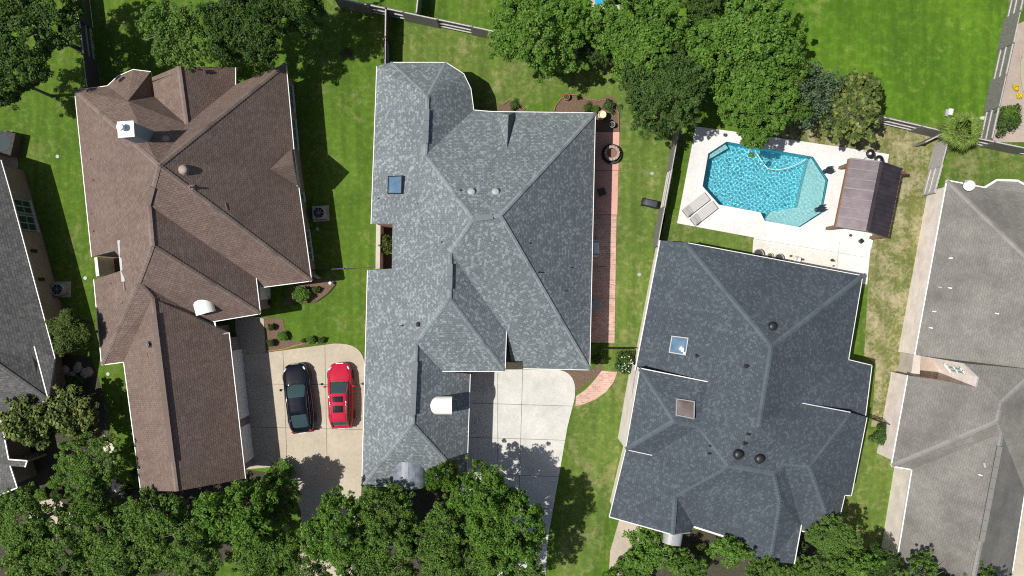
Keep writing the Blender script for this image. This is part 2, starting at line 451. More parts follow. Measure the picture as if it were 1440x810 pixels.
    def walls(s, outline, mat, over=.33, ov={}, floor=0):
        o = [Vector(s.p[n][:2]) for n in outline]; z = [s.p[n].z for n in outline]; n = len(o)
        ar = sum(a.x*b_.y-b_.x*a.y for a, b_ in zip(o, o[1:]+o[:1])); sg = 1 if ar > 0 else -1
        lines = []
        for i in range(n):
            a = o[i]; b_ = o[(i+1) % n]; d = (b_-a).normalized(); inn = Vector((-d.y, d.x))*sg
            k = ov.get((outline[i], outline[(i+1) % n]), over)
            lines.append((a+inn*k, d, inn))
        pts = []
        for i in range(n):
            a, d, inn = lines[i-1]; b_, e, in2 = lines[i]
            den = d.x*e.y-d.y*e.x
            if abs(den) < .08: q = b_
            else:
                t_ = ((b_-a).x*e.y-(b_-a).y*e.x)/den; q = a+d*t_
                if (q-o[i]).length > 1.6: q = o[i]+(q-o[i]).normalized()*1.0
            pts.append(q)
        mb = MB(); s.wl = {}
        for i in range(n):
            j = (i+1) % n; A, B = pts[i], pts[j]; L = (B-A).length
            q = [Vector((A.x, A.y, floor)), Vector((B.x, B.y, floor)), Vector((B.x, B.y, z[j]-.02)), Vector((A.x, A.y, z[i]-.02))]
            uv = [(0, 0), (L, 0), (L, z[j]), (0, z[i])]
            if sg < 0: q.reverse(); uv.reverse()
            mb.face(q, 0, uv)
            s.wl[(outline[i], outline[j])] = (A, B, -lines[i][2])
        s.wall_o = mb.build('wall', mat, s.root)
        return s.wall_o
    def on_wall(s, edge, t0, t1, z0, z1, kind='window', panes=2, frame='frame_teal', glass='glass', mat=None):
        A, B, out = s.wl[edge]; a = A.lerp(B, t0); b_ = A.lerp(B, t1); d = (b_-a).normalized(); L = (b_-a).length
        out = Vector((out.x, out.y, 0)); d3 = Vector((d.x, d.y, 0)); Mx = Matrix((d3, out, Vector((0, 0, 1)))).transposed()
        c = Vector(((a.x+b_.x)/2, (a.y+b_.y)/2, (z0+z1)/2))
        if kind == 'window':
            g = MB(); g.box(c+out*.02, (L, .05, z1-z0), Mx); w_ = g.build('window', M[glass], s.root)
            f = MB()
            for k in range(panes+1): f.box(c+d3*(k/panes-.5)*L+out*.06, (.07, .05, z1-z0+.07), Mx)
            for zz in (z0, z1, (z0+z1)/2): f.box(Vector((c.x, c.y, zz))+out*.062, (L+.08, .05, .07), Mx)
            f.build('frame', M[frame], w_)
            sl = MB(); sl.box(Vector((c.x, c.y, z0-.07))+out*.08, (L+.2, .16, .06), Mx); sl.build('sill', M['fascia'], w_)
            return w_
        if kind == 'garage':
            g = MB(); g.box(c+out*.03, (L, .06, z1-z0), Mx); w_ = g.build('garage_door', mat or M['white'], s.root)
            f = MB(); n_ = 4; hh = (z1-z0)/n_; m_ = max(2, int(L/.62))
            for r in range(n_):
                for q in range(m_): f.box(Vector((c.x, c.y, z0+hh*(r+.5)))+d3*((q+.5)/m_-.5)*L+out*.07, (L/m_-.12, .03, hh-.12), Mx)
            f.build('door_panel', mat or M['white'], w_)
            return w_
        if kind == 'door':
            g = MB(); g.box(c+out*.03, (L, .06, z1-z0), Mx); return g.build('door', mat or M['wood_brown'], s.root)
    def gutter(s, chains, mat='gutter', wd=.075, parent=None):
        for ch in chains:
            mb = MB()
            for a, b_ in zip(ch, ch[1:]):
                mb.beam(s.p[a]+Vector((0, 0, -.045)), s.p[b_]+Vector((0, 0, -.045)), wd, .10)
            mb.build('gutter', M[mat], s.root)
    def caps(s, chains, mat, wd=.27, name='ridge_cap', lift=.012, ht=.04):
        for ch in chains:
            mb = MB()
            for a, b_ in zip(ch, ch[1:]):
                A = s.p[a]; B = s.p[b_]; d = (B-A); L = d.length; d.normalize(); side = d.cross(Vector((0, 0, 1))).normalized(); up = side.cross(d)
                n = max(1, int(L/.21)); 
                A2 = A+up*lift; drop = wd*.5*.36
                for k in range(n):            # overlapping bent cap shingles
                    p0 = A2+d*(L*k/n)+up*(.018); p1 = A2+d*(L*(k+1)/n)+up*.002
                    for sg in (-1, 1):
                        e = side*sg*wd/2-up*drop
                        q = [p0, p1, p1+e, p0+e]
                        if sg > 0: q = [p0, p0+e, p1+e, p1]
                        uv = [((L*k/n)*1.0, .07*1), ((L*(k+1)/n), .07), ((L*(k+1)/n), .0), (L*k/n, 0)]
                        mb.face(q, 0, [(0.21*k*1.0+.1+random.random()*.02, .07+sg*.02)]*4)
            mb.build(name, M[mat], s.roof_o)
    def vent_ridge(s, a, b_, t0, t1, mat, mat2='dark_metal'):
        A = s.p[a].lerp(s.p[b_], t0); B = s.p[a].lerp(s.p[b_], t1)
        d = (B-A).normalized(); side = d.cross(Vector((0, 0, 1))).normalized()
        mb = MB(); L = (B-A).length; n = max(1, int(L/.6))
        for k in range(n):
            p = A.lerp(B, k/n); q = A.lerp(B, (k+.98)/n)
            for sg in (-1, 1):
                mb.beam(p+side*sg*.08+Vector((0, 0, .05)), q+side*sg*.08+Vector((0, 0, .05)), .16, .03)
        mb.v = mb.v; o = mb.build('ridge_vent', M[mat], s.roof_o)
        m2 = MB(); m2.beam(A+Vector((0, 0, .01)), B+Vector((0, 0, .01)), .30, .05); m2.build('ridge_vent_slot', M[mat2], s.roof_o)
    def at(s, px, py):
        """point of the roof seen at this pixel, its normal and downhill direction"""
        best = None
        for f in s.faces:
            v = [s.pix[n][:2] for n in f['v']]; ins = False; j = len(v)-1
            for i in range(len(v)):
                if (v[i][1] > py) != (v[j][1] > py) and px < (v[j][0]-v[i][0])*(py-v[i][1])/(v[j][1]-v[i][1])+v[i][0]: ins = not ins
                j = i
            if ins:
                n = f['n']; pts = f['pts']; c = sum(pts, Vector())/len(pts)
                d = P(px, py, 0)-Vector((0, 0, H)); o = Vector((0, 0, H)); t_ = (c-o).dot(n)/d.dot(n); q = o+d*t_
                if best is None or q.z > best[0].z: best = (q, n)
        if best is None:
            print('no roof at', px, py); best = (P(px, py, 3.5), Vector((0, 0, 1)))
        q, n = best; dn = Vector((n.x, n.y, 0)); dn = dn.normalized() if dn.length > .01 else Vector((0, -1, 0))
        e = Vector((0, 0, 1)).cross(dn); fall = e.cross(n).normalized()
        if fall.z > 0: fall = -fall
        return q, n, dn, Matrix((e, n.cross(e), n)).transposed()
    def dome(s, px, py, r, mat, h=.22):
        q, n, dn, Mx = s.at(px, py); mb = MB()
        mb.lathe([(r*1.15, -.06), (r*1.15, .02), (r*.62, .03), (r*.62, h*.45), (r, h*.45), (r*1.02, h*.62), (r*.8, h*.88), (r*.4, h), (0.0, h*1.03)], q, 20)
        return mb.build('roof_vent', M[mat], s.roof_o, smooth=True)
    def pipe(s, px, py, r=.05, h=.4, mat='dark_metal', boot='cap_dark'):
        q, n, dn, Mx = s.at(px, py); mb = MB()
        mb.lathe([(r*2.4, -.05), (r*2.2, .05), (r*1.1, .1), (r, .12), (r, h), (r*.7, h), (r*.7, h-.05), (0, h-.05)], q, 10)
        o = mb.build('vent_pipe', M[mat], s.roof_o)
        m2 = MB(); m2.box(q+n*.01, (r*6, r*6, .02), Mx); m2.build('pipe_flashing', M[boot], s.roof_o)
    def tab(s, px, py, ang=0, L=.3, wd=.06, mat='dark_metal', h=.05):
        q, n, dn, Mx = s.at(px, py); mb = MB()
        mb.box(q+n*h/2, (L, wd, h), Mx @ Matrix.Rotation(ang, 3, 'Z')); mb.build('roof_bracket', M[mat], s.roof_o)
    def skylight(s, corners, frame, glass, h=.14, dome=.07):
        cs = [s.at(x, y) for x, y in corners]; n = cs[0][1]; up = n*h
        c = [k[0] for k in cs]; 
        if (c[1]-c[0]).cross(c[2]-c[1]).z < 0: c = c[::-1]
        cen = sum(c, Vector())/4
        mb = MB(); ins = [p+(cen-p).normalized()*.09 for p in c]
        for i in range(4):
            j = (i+1) % 4
            mb.face([c[i]-n*.1, c[j]-n*.1, c[j]+up, c[i]+up]); mb.face([c[i]+up, c[j]+up, ins[j]+up, ins[i]+up])
            mb.face([ins[i]+up, ins[j]+up, ins[j]+up*.6, ins[i]+up*.6])
        o = mb.build('skylight', M[frame], s.roof_o)
        g = MB(); nn = 8
        def pt(a, b_):
            q = ins[0]*(1-a)*(1-b_)+ins[1]*a*(1-b_)+ins[2]*a*b_+ins[3]*(1-a)*b_
            return q+up*.8+n*dome*(16*a*(1-a)*b_*(1-b_))**.6
        for i in range(nn):
            for j in range(nn): g.face([pt(i/nn, j/nn), pt((i+1)/nn, j/nn), pt((i+1)/nn, (j+1)/nn), pt(i/nn, (j+1)/nn)])
        g.build('skylight_glass', M[glass], s.roof_o, smooth=True)
    def barrel(s, px, py, w_, L, r, mat, ang=None, wall='siding', nose=True, name='barrel_dormer', drop=1.3):
        """half-round dormer roof; front edge centre at the pixel, running back uphill"""
        q, n, dn, Mx = s.at(px, py)
        if ang is not None: dn = Vector((math.cos(ang), math.sin(ang), 0))
        z0 = q.z+w_; side = dn.cross(Vector((0, 0, 1))); f0 = Vector((q.x, q.y, 0))
        f0 = P(px, py, z0); f0.z = 0
        mb = MB(); n_ = 16
        for k in range(n_):
            a = math.pi*k/n_; b_ = math.pi*(k+1)/n_
            def pt(t_, off, rr): return f0-dn*off+side*(math.cos(t_)*rr)+Vector((0, 0, z0+math.sin(t_)*rr*.8-.0))
            mb.face([pt(a, 0, r), pt(b_, 0, r), pt(b_, L, r), pt(a, L, r)])
            mb.face([pt(a, 0, r-.08), pt(b_, 0, r-.08), pt(b_, 0, r), pt(a, 0, r)])
            mb.face([pt(a, 0, r-.08), pt(a, L, r-.08), pt(b_, L, r-.08), pt(b_, 0, r-.08)])
        o = mb.build(name, M[mat], s.roof_o, smooth=False)
        for p_ in o.data.polygons: p_.use_smooth = True
        wb = MB(); rr = r-.1
        pts = [f0-dn*.12+side*(math.cos(math.pi*k/12)*rr)+Vector((0, 0, z0+math.sin(math.pi*k/12)*rr*.8)) for k in range(13)]
        pts += [pts[-1]-Vector((0, 0, drop)), pts[0]-Vector((0, 0, drop))]
        wb.face(pts)
        for a in (pts[0], pts[12]):
            wb.face([a, a-dn*L, a-dn*L-Vector((0, 0, drop)), a-Vector((0, 0, drop))])
        wb.build('dormer_wall', M[wall], s.roof_o)
        gb = MB(); rr = r-.3
        if rr > .1:
            gp = [f0-dn*.09+side*(math.cos(math.pi*k/12)*rr)+Vector((0, 0, z0-.1+math.sin(math.pi*k/12)*rr*.8)) for k in range(13)]
            gb.face(gp); gb.build('dormer_window', M['glass'], s.roof_o)
F = lambda v, e=None, **k: dict(v=v.split(), eave=tuple(e.split()) if e else None, **k)

# ---- brown house -----------------------------------------------------------------------------
h1 = House('brick_house', 'brown shingled house with two parked cars beside its garage wing', 'house',
 dict(A=(105,127,3), B=(151,121,3), C_=(166,107,3), D=(187,98,3), E=(212,101,3), BA=(180,142,'~4.4'), G0=(213,109,3), GP=(251,93,'~4.6'), G2=(262,175,'~5.2'), G1=(215,134,3),
  GR=(331,95,3), G3=(331,119,3), TR=(402,89,3), M=(223,233,'~9.7'), N=(209,288,'~9.4'), O=(214,346,'~8.6'), X=(195,397,'~7.2'), Y=(214,419,'~7'),
  BR=(438,395,3), BL=(368,404,3), V=(360,391,3.5), W1=(366,441,3.5), W2=(294,453,3.5), g1=(302,453,'~3.6'), g2=(304,471,'~3.6'), g3=(322,468,3), g4=(345,673,3), RB=(248,691,'~6.8'),
  l1=(198,690,3), l2=(174,509,3), l3=(143,513,3), n1=(132,393,3), n2=(148,388,'~3.8'), n3=(172,380,'~4.6'), n4=(171,364,'~4.7'), n5=(161,353,'~4.5'), n6=(129,361,3),
  w0=(211,208,3), S1=(413,210,3), S2=(420,264,3)),
 [F('A M N O X l3 n1 n2 n3 n4 n5 n6', 'A n6'), F('A B BA G1 G2 M', 'A B'), F('B C_ BA', 'B C_'), F('C_ D BA', 'C_ D'), F('D E G0 G1 BA', None),
  F('G0 GP G2 G1', 'G0 G1'), F('GP GR G3 G2', 'GR G3'), F('G2 G3 TR M'), F('M TR S1 S2 BR', 'TR BR'), F('M BR BL V N', 'BR BL'),
  F('N V W1 O', 'V W1'), F('O W1 W2 X', 'W1 W2'), F('X W2 g1 g2 g3 Y', 'g3 g4'), F('Y g3 g4 RB', 'g3 g4'), F('X Y l2 l3', 'l2 l3'), F('Y RB l1 l2', 'l1 l2')], pitch=.92)
h1out = 'A B C_ D E G0 GP GR G3 TR S1 S2 BR BL V W1 W2 g1 g2 g3 g4 RB l1 l2 l3 n1 n2 n3 n4 n5 n6'.split()
h1.roof(M['sh_brown'], outline=h1out)
h1.walls(h1out, M['brick_brown'], ov={('n1','n2'):.02,('n2','n3'):.02,('n3','n4'):.02,('n4','n5'):.02,('n5','n6'):.02})
h1.gutter([['A','B','C_','D','E'], ['G0','G1'], ['GR','G3'], ['TR','S1'], ['S2','BR','BL'], ['V','W1','W2'], ['g1','g2','g3','g4'], ['l1','l2','l3','n1'], ['n6','A']])
h1.caps([['A','M'], ['M','TR'], ['M','N'], ['N','O'], ['M','BR'], ['O','W1'], ['O','X'], ['X','l3'], ['Y','RB'], ['GP','G2'], ['X','Y']], 'cap_brown')
h1.vent_ridge('M','N', .55, 1.0, 'cap_brown'); h1.vent_ridge('Y','RB', .08, .85, 'cap_brown')
h1.on_wall(('S2','BR'), .02, .1, .9, 2.4, panes=1); h1.on_wall(('TR','S1'), .10, .42, .9, 2.4, panes=3); h1.on_wall(('TR','S1'), .55, .92, .9, 2.4, panes=3)
h1.on_wall(('S2','BR'), .46, .60, .8, 2.4, panes=2); h1.on_wall(('S2','BR'), .64, .80, .8, 2.4, panes=2)
h1.on_wall(('g3','g4'), .10, .62, .02, 2.4, 'garage'); h1.on_wall(('g3','g4'), .68, .95, .02, 2.4, 'garage')
h1.on_wall(('V','W1'), .2, .8, .02, 2.3, 'door', mat=M['white'])
# small gable over the side window
a0 = P(381,238,4.9); a1 = P(413,232,4.9); b0 = P(411,209,3.1); b1 = P(420,262,3.1)
mb = MB()
for tri in ((a0,a1,b0),(a0,b1,a1)):
    t3 = [Vector(q)+Vector((0,0,.12)) for q in tri]; n_ = (t3[1]-t3[0]).cross(t3[2]-t3[0])
    if n_.z < 0: t3.reverse(); n_ = -n_
    mb.face(t3, 0, h1.uvs(t3, n_.normalized()))
mb.build('side_gable', M['sh_brown'], h1.root)
mb = MB(); mb.face([b0+Vector((-.05,0,0)), b1+Vector((-.05,0,0)), a1+Vector((-.05,0,.08))]); mb.prism([(b0.x-.4,b0.y), (b0.x-.02,b0.y), (b1.x-.02,b1.y), (b1.x-.4,b1.y)], 2.4, 3.1)
mb.build('gable_siding', M['siding'], h1.root)
# chimney: tall sided stack with a white pan and a flue
cz = 9.9; cc = P(177.5,182,cz); sx = .80; rot = Matrix.Rotation(R_(4), 3, 'Z')
mb = MB(); mb.box(Vector((cc.x, cc.y, (cz+4.6)/2)), (sx, sx*.98, cz-4.6), rot); ch = mb.build('chimney', M['siding'], h1.root)
mb = MB(); mb.box(Vector((cc.x, cc.y, cz+.03)), (sx+.12, sx+.1, .07), rot); mb.build('chimney_cap', M['white'], ch)
mb = MB(); mb.lathe([(.13,0),(.13,.30),(.20,.30),(.21,.36),(.19,.46),(.1,.5),(0,.5)], cc+Vector((-.14,.06,.05)), 18); mb.build('flue', M['white'], ch, smooth=False)
mb = MB(); q = h1.at(200,203)[0]; mb.box(q+Vector((0,0,.08)), (.55,.35,.2), rot); mb.build('chimney_cricket', M['cap_brown'], ch)
for x, y, r in ((234,197,.24),(258,239,.27)): h1.dome(x, y, r, 'tan_vent')
h1.pipe(270,264,.06,.5,'tan_vent','tan_vent'); h1.pipe(211,484,.07,.35,'dark_metal'); h1.tab(175,402,0,.5,.1,'tan_vent')
for x, y in ((126,224),(130,253),(163,284),(127,301),(131,325),(155,399),(171,426),(318,290),(208,500)): h1.tab(x, y, random.uniform(-.4,.4)+1.57*(x<200), .32 if x != 318 else .45, .05, 'wood_brown', .04)
h1.tab(171,366,1.57,.1,.1)
mb = MB(); mb.beam(h1.at(168,338)[0]+Vector((0,0,.05)), h1.at(174,396)[0]+Vector((0,0,.05)), .2, .06); mb.build('valley_flashing', M['pale_vent'], h1.roof_o)
h1.barrel(290,441, .45, 2.5, .62, 'white_metal', drop=.9)
mb = MB(); mb.prism(pxs([(141,363),(145,362),(148,388),(143.5,389)],1.5), 0, 2.3); mb.build('courtyard_wall', M['brick_tan'], h1.root)

# ---- grey house ------------------------------------------------------------------------------
h2 = House('brick_house', 'blue grey shingled house with a round ended wing and red paving on one side', 'house',
 dict(a=(530,93,3), b=(549,88,3), c=(627,88,3), d=(652,104,3), e=(662,125,3), f=(666,155,3), g=(690,157,3), h=(837,159,3), i=(829,520,3), j=(736,518,3), j2=(735,508,'~3.4'), j3=(719,508,'~3.4'),
  k=(712,466,'~4'), l=(710,522,4.5), m=(622,522,4.5), m2=(661,526,3), n=(656,680,3), o=(509,684,3), p=(517,380,3), p2=(551,378,'~4.2'), q2=(552,315,'~4.2'), q=(522,315,3),
  T1=(601,136,'~6.5'), T2=(598,218,'~6.5'), R1=(665,308,'~9.3'), R2=(703,303,'~9.3'), U1=(633,355,'~8.5'), U2=(632,419,'~8.2'), Y1=(585,483,'~6.4'), Y2=(580,597,'~6.4')),
 [F('a b T1 T2 R1 U1 U2 Y1 Y2 o p p2 q2 q', 'a q'), F('b c T1', 'b c'), F('c d T1', 'c d'), F('d e T1', 'd e'), F('e f T2 T1', 'e f'), F('T2 f g h R2 R1', 'f h', pitch=.62),
  F('h i R2', 'h i'), F('R1 R2 i j j2 j3 k U1', 'i j'), F('U1 k l U2'), F('U2 l m Y1', 'l m'), F('Y1 m m2 n Y2', 'm2 n'), F('Y2 n o', 'n o')], pitch=.86)
h2out = 'a b c d e f g h i j j2 j3 k l m m2 n o p p2 q2 q'.split()
h2.roof(M['sh_grey'], outline=h2out)
h2.walls(h2out, M['brick_pink'], ov={('p','p2'):.02,('p2','q2'):.02,('q2','q'):.02})
h2.gutter([['q','a'], ['b','c','d','e','f','g'], ['g','h'], ['h','i'], ['i','j'], ['k','l','m'], ['m2','n'], ['n','o'], ['o','p']])
h2.caps([['b','T1'], ['T1','T2'], ['c','T1'], ['T2','R1'], ['R1','R2'], ['h','R2'], ['i','R2'], ['R1','U1'], ['U1','U2'], ['U2','l'], ['U2','Y1'], ['Y1','Y2'], ['Y2','n'], ['Y2','o']], 'cap_grey', wd=.24)
h2.vent_ridge('T1','T2', .22, .80, 'cap_grey'); h2.vent_ridge('R1','R2', .1, .75, 'cap_grey'); h2.vent_ridge('U1','U2', .25, .8, 'cap_grey'); h2.vent_ridge('Y1','Y2', .22, .88, 'cap_grey')
h2.skylight([(548,248),(568,247),(567,273),(547,273)], 'dark_metal', 'sky_glass')
h2.dome(663,270,.22,'pale_vent',.13); h2.dome(697,270,.22,'pale_vent',.13)
h2.pipe(622,341,.06,.35); h2.pipe(588,456,.05,.25)
for x, y, a in ((565,458,0),(760,383,0),(745,342,.3),(796,409,0),(803,376,0),(543,200,1),(533,279,0),(588,286,0),(579,303,0),(648,268,.6)): h2.tab(x, y, a+1.57, .12 if x not in (760,) else .5, .07)
h2.barrel(636,570, .85, 3.0, .56, 'white_metal', drop=1.3, ang=0)
h2.barrel(576,684, .02, 1.7, 1.05, 'entry_metal', drop=1.5, ang=-math.pi/2, name='entry_barrel_roof')
# little gable on the back slope
A0 = h2.at(714,196)[0]; mbg = MB(); e0 = P(698,158,3.1); e1 = P(724,158,3.1); pk = P(715,162,4.3)
A0 = h2.at(713,208)[0]+Vector((0,0,.06))
for tri in ((e0,pk,A0),(pk,e1,A0)):
    t3 = [Vector(x) for x in tri]; n_ = (t3[1]-t3[0]).cross(t3[2]-t3[0])
    if n_.z < 0: t3.reverse(); n_ = -n_
    mbg.face(t3, 0, h2.uvs(t3, n_.normalized()))
mbg.face([e0,e1,pk],0,[(0,0),(1,0),(1,1)])
mbg.build('rear_gable', M['sh_grey'], h2.root)
mb = MB(); mb.prism(pxs([(530,315),(536,315),(535,378),(529,378)],1.2), 0, 1.5); mb.build('courtyard_wall', M['brick_pink'], h2.root)
h2.on_wall(('h','i'), .08, .2, .1, 2.3, panes=2, frame='white'); h2.on_wall(('h','i'), .3, .42, .1, 2.3, panes=2, frame='white'); h2.on_wall(('h','i'), .6, .7, .9, 2.3, panes=2, frame='white')
h2.on_wall(('m2','n'), .15, .8, .02, 2.4, 'garage')
for t_ in (.08, .5, .9): h2.tab(836, 163+t_*330, 0, .02, .02)

# ---- slate house by the pool -----------------------------------------------------------------
h4 = House('brick_house', 'dark slate blue house standing between the pool terrace and the young trees', 'house',
 dict(A=(928,338,3), A2=(963,341,3.2), B=(1213,388,3), C_=(1193,506,3), D=(1226,514,3), D2=(1217,585,3), E=(1197,697,3), F_=(1188,696,3), G=(1174,756,3), H_=(1128,747,3), I=(1127,738,3), J=(1117,793,3),
  K=(1083,789,'~4.6'), K2=(1026,776,3), K3=(1017,753,3.3), K4=(976,740,3.3), K5=(970,749,3), X=(946,752,'~4.4'), L=(857,727,3), M_=(880,633,3), V0=(893,521,3), 
  P1=(1085,487,'~6.4'), P2=(1067,600,'~6.6'), P3=(1025,655,'~6.6'), P4=(1088,666,'~6.3'), P5=(1102,652,'~6.3'), P6=(1138,655,'~6.0'), P7=(950,697,'~5'), P8=(1097,707,'~5.6'),
  Q3=(983,600,'~6.3'), Q2=(948,592,'~6.2'), W1=(995,537,'~5.6'), R0=(900,518,4.2), M1=(880,632,4.0), S0=(917,640,'~4.3'), E1=(1127,567,'~5.3'), E2=(1196,580,4.2), E3=(1219,587,3.35)),
 [F('A A2 P1 P2 P3 Q3 W1 V0', 'A V0'), F('A2 B P1', 'A2 B', pitch=.5), F('P1 B C_ D D2 E1 P2', 'B C_', pitch=.58),
  F('R0 W1 Q3 Q2', 'R0 W1', pitch=.45), F('R0 Q2 M1', 'R0 M1', pitch=.5), F('M1 Q2 Q3 S0', None), F('M_ L X P7 P3 Q3 S0', 'M_ L', pitch=.42),
  F('P3 P4 P8 K K2 K3 K4 P7', None), F('P7 K4 K5 X', None), F('P4 P5 I J K P8', None), F('P5 P6 G H_ I', 'G H_', pitch=.5), F('P6 E3 E F_ G', 'E3 E', pitch=.5), 
  F('E1 E2 P6 P5 P4 P3 P2', None), F('E2 E3 P6', None)], pitch=.52)
h4out = 'A A2 B C_ D D2 E F_ G H_ I J K K2 K3 K4 K5 X L M_ V0'.split()
h4.roof(M['sh_slate'])
mb = MB()
o_ = [h4.p[n] for n in h4out]
for a, b_ in zip(o_, o_[1:]+o_[:1]): mb.face([a-Vector((0,0,.16)), b_-Vector((0,0,.16)), b_, a])
mb.build('fascia', M['fascia'], h4.roof_o)
h4.walls(h4out, M['brick_tan'], over=.3)
h4.skirt(['R0','W1'], .9, M['sh_slate']); h4.skirt(['R0','M1'], 4.1, M['brick_tan']); h4.skirt(['M1','S0'], .8, M['sh_slate']); h4.skirt(['E1','E2','E3'], .9, M['sh_slate'])
h4.gutter([['A2','B'], ['B','C_'], ['C_','D','D2'], ['W1','R0','M1','S0'], ['E1','E2'], ['E3','E','F_'], ['F_','G','H_'], ['I','J'], ['L','M_'], ['A','V0']])
h4.gutter([['K4','K3','K2']], mat='brick_tan', wd=.2)
h4.gutter([['L','X','K5']], mat='fascia', wd=.07)
h4.caps([['A2','P1'], ['B','P1'], ['P1','P2'], ['R0','Q2'], ['M1','Q2'], ['Q2','Q3'], ['Q3','P3'], ['P3','P4'], ['P3','P7'], ['P7','X'], ['P4','P8'], ['P8','K'], ['P4','P5'], ['P5','P6'], ['P6','E2'], ['P6','G']], 'cap_slate', wd=.3)
h4.skylight([(945,472),(969,475),(965,500),(941,496)], 'grey_metal', 'sky_glass'); h4.skylight([(950,561),(976,565),(975,590),(949,585)], 'grey_metal', 'sky_glass_brown', h=.3)
h4.gutter([], )
mb = MB(); q0 = h4.at(951,563)[0]; 
for x, y, r in ((1086,459,.25),(1038,639,.27),(1068,645,.27)): h4.dome(x, y, r, 'dark_metal', .24)
for x, y in ((980,500),(1050,515),(1052,610),(997,626),(997,637),(1047,623),(1081,612)): h4.pipe(x, y, .06, .32)
for x, y in ((993,453),(995,485),(914,480),(920,451),(1055,553)): h4.tab(x, y, .3, .12, .08)
h4.barrel(944,764, .0, .9, .62, 'grey_metal', ang=R_(-100), drop=2.8, name='porch_barrel_roof')
h4.on_wall(('B','C_'), .3, .5, .9, 2.3, panes=2)

# ---- taupe house on the right ----------------------------------------------------------------
h5 = House('brick_house', 'large taupe roofed house with a satellite dish and a light well', 'house',
 dict(A=(1332,254,3), A2=(1384,264,3), A3=(1402,253,3), A4=(1431,254,3), A5=(1446,262,3), A6=(1600,290,3), E0=(1560,690,3), E1=(1441,690,3), E2=(1422,812,3), E2b=(1408,900,3), B0=(1243,905,3), L1=(1283,660,3), L2=(1254,655,3), L3=(1277,528,3),
  n1=(1374,545,'~5.6'), n2=(1377,531,'~5.6'), n3=(1356,511,'~5'), n4=(1287,499,3), Hp=(1475,392,'~8'), Hq=(1458,520,'~8'), P_=(1408,566,'~7.3'), Q=(1403,592,'~7'), R=(1409,609,'~7'), S_=(1379,765,'~6.6'), K=(1366,830,'~6.6'), A7=(1445,300,'~4')),
 [F('A Hp Hq P_ Q L2 L3 n1 n2 n3 n4', 'A n4', pitch=.66), F('A A2 A3 A4 A5 A6 Hp', None), F('Hp A6 E0 Hq', None), F('P_ Hq E0 E1 E2 E2b K S_ R Q', 'E1 E2', pitch=.75), F('Q R L1 L2', 'L1 L2', pitch=.6), F('L1 R S_ K B0', None), F('K E2b B0', None)], pitch=.55)
h5out = 'A A2 A3 A4 A5 A6 E0 E1 E2 E2b B0 L1 L2 L3 n1 n2 n3 n4'.split()
h5.roof(M['sh_taupe'], outline=h5out)
h5.walls(h5out, M['brick_tan'], over=.28, ov={('L3','n1'):.02,('n1','n2'):.02,('n2','n3'):.02,('n3','n4'):.02})
h5.gutter([['n4','A','A2','A3','A4','A5','A6'], ['L3','L2','L1','B0'], ['E1','E2','E2b']], mat='white', wd=.13)
h5.caps([['A','Hp'], ['Hp','Hq'], ['L2','Q'], ['P_','Q','R','S_'], ['Hq','P_'], ['S_','K']], 'cap_taupe', wd=.3)
h5.vent_ridge('R','S_', .12, .98, 'cap_taupe')
for x, y, a in ((1337,363,.2),(1336,405,0),(1314,438,0),(1309,461,0),(1402,441,0),(1365,589,.2),(1379,668,0),(1322,404,0)): h5.tab(x, y, a+1.57+1.57*0, .22, .06, 'white' if x != 1322 else 'pale_vent', .05)
h5.pipe(1377,577,.08,.3); h5.pipe(1368,577,.07,.3,'dark_metal'); h5.tab(1385,654,.4,.3,.12,'pale_vent',.04)
mb = MB(); mb.prism(pxs([(1281,498),(1291,499),(1289,528),(1277,527)],1.5), 0, 1.9); mb.build('courtyard_wall', M['brick_pink'], h5.root)
h5.on_wall(('n2','n3'), .12, .62, 1.9, 3.6, panes=2, frame='white', glass='glass_green')
mb = MB(); mb.prism(pxs([(1289,499),(1350,508),(1366,544),(1286,529)],.2), .0, .1); mb.build('light_well_floor', M['concrete_patio'], h5.root)

# ---- charcoal house at the far left ----------------------------------------------------------
h0 = House('brick_house', 'charcoal shingled house cut by the left edge of the photo', 'house',
 dict(A=(1,225,3), B=(14,270,3), C_=(77,504,3), D=(57,511,3), N0=(48,487,'~3.5'), E=(68,563,3), F_=(0,584,3), F2=(12,646,3), G=(38,648,3), G2=(35,657,3), G3=(14,655,3), I=(24,686,3), J=(-10,700,3), J2=(-150,740,3), W0=(-150,120,3), W1=(-200,180,3),
   R0=(-110,200,'~7.5'), R1=(-50,480,'~7.5'), Z=(-60,560,'~6')),
 [F('A B C_ D N0 E R1 R0', 'B C_', pitch=.6), F('E F_ Z R1', 'E F_', pitch=.6), F('F_ F2 G G2 G3 I J Z', 'F_ F2', pitch=.3), F('R0 W1 A', None), F('J J2 Z', None), F('R0 R1 Z J2 W1', None)], pitch=.6)
h0out = 'A B C_ D N0 E F_ F2 G G2 G3 I J J2 W1'.split()
h0.roof(M['sh_dark'], outline=h0out)
h0.walls(h0out, M['brick_brown'], over=.3)
h0.gutter([['A','B','C_','D'], ['N0','E','F_'], ['F_','F2','G','G2'], ['G3','I','J']])
h0.caps([['E','R1'], ['R0','R1']], 'cap_dark'); h0.tab(31,386,0,.22,.12,'white',.06); h0.tab(37,387,.4,.3,.04,'grey_metal',.06)
h0.on_wall(('B','C_'), .03, .11, .6, 2.4, panes=2); h0.on_wall(('B','C_'), .13, .22, .6, 2.4, panes=2)
h0.on_wall(('B','C_'), .88, .95, .6, 2.4, panes=2)
for t_ in (.34, .52): h0.on_wall(('B','C_'), t_, t_+.02, 1.2, 1.9, 'door', mat=M['dark_metal'])
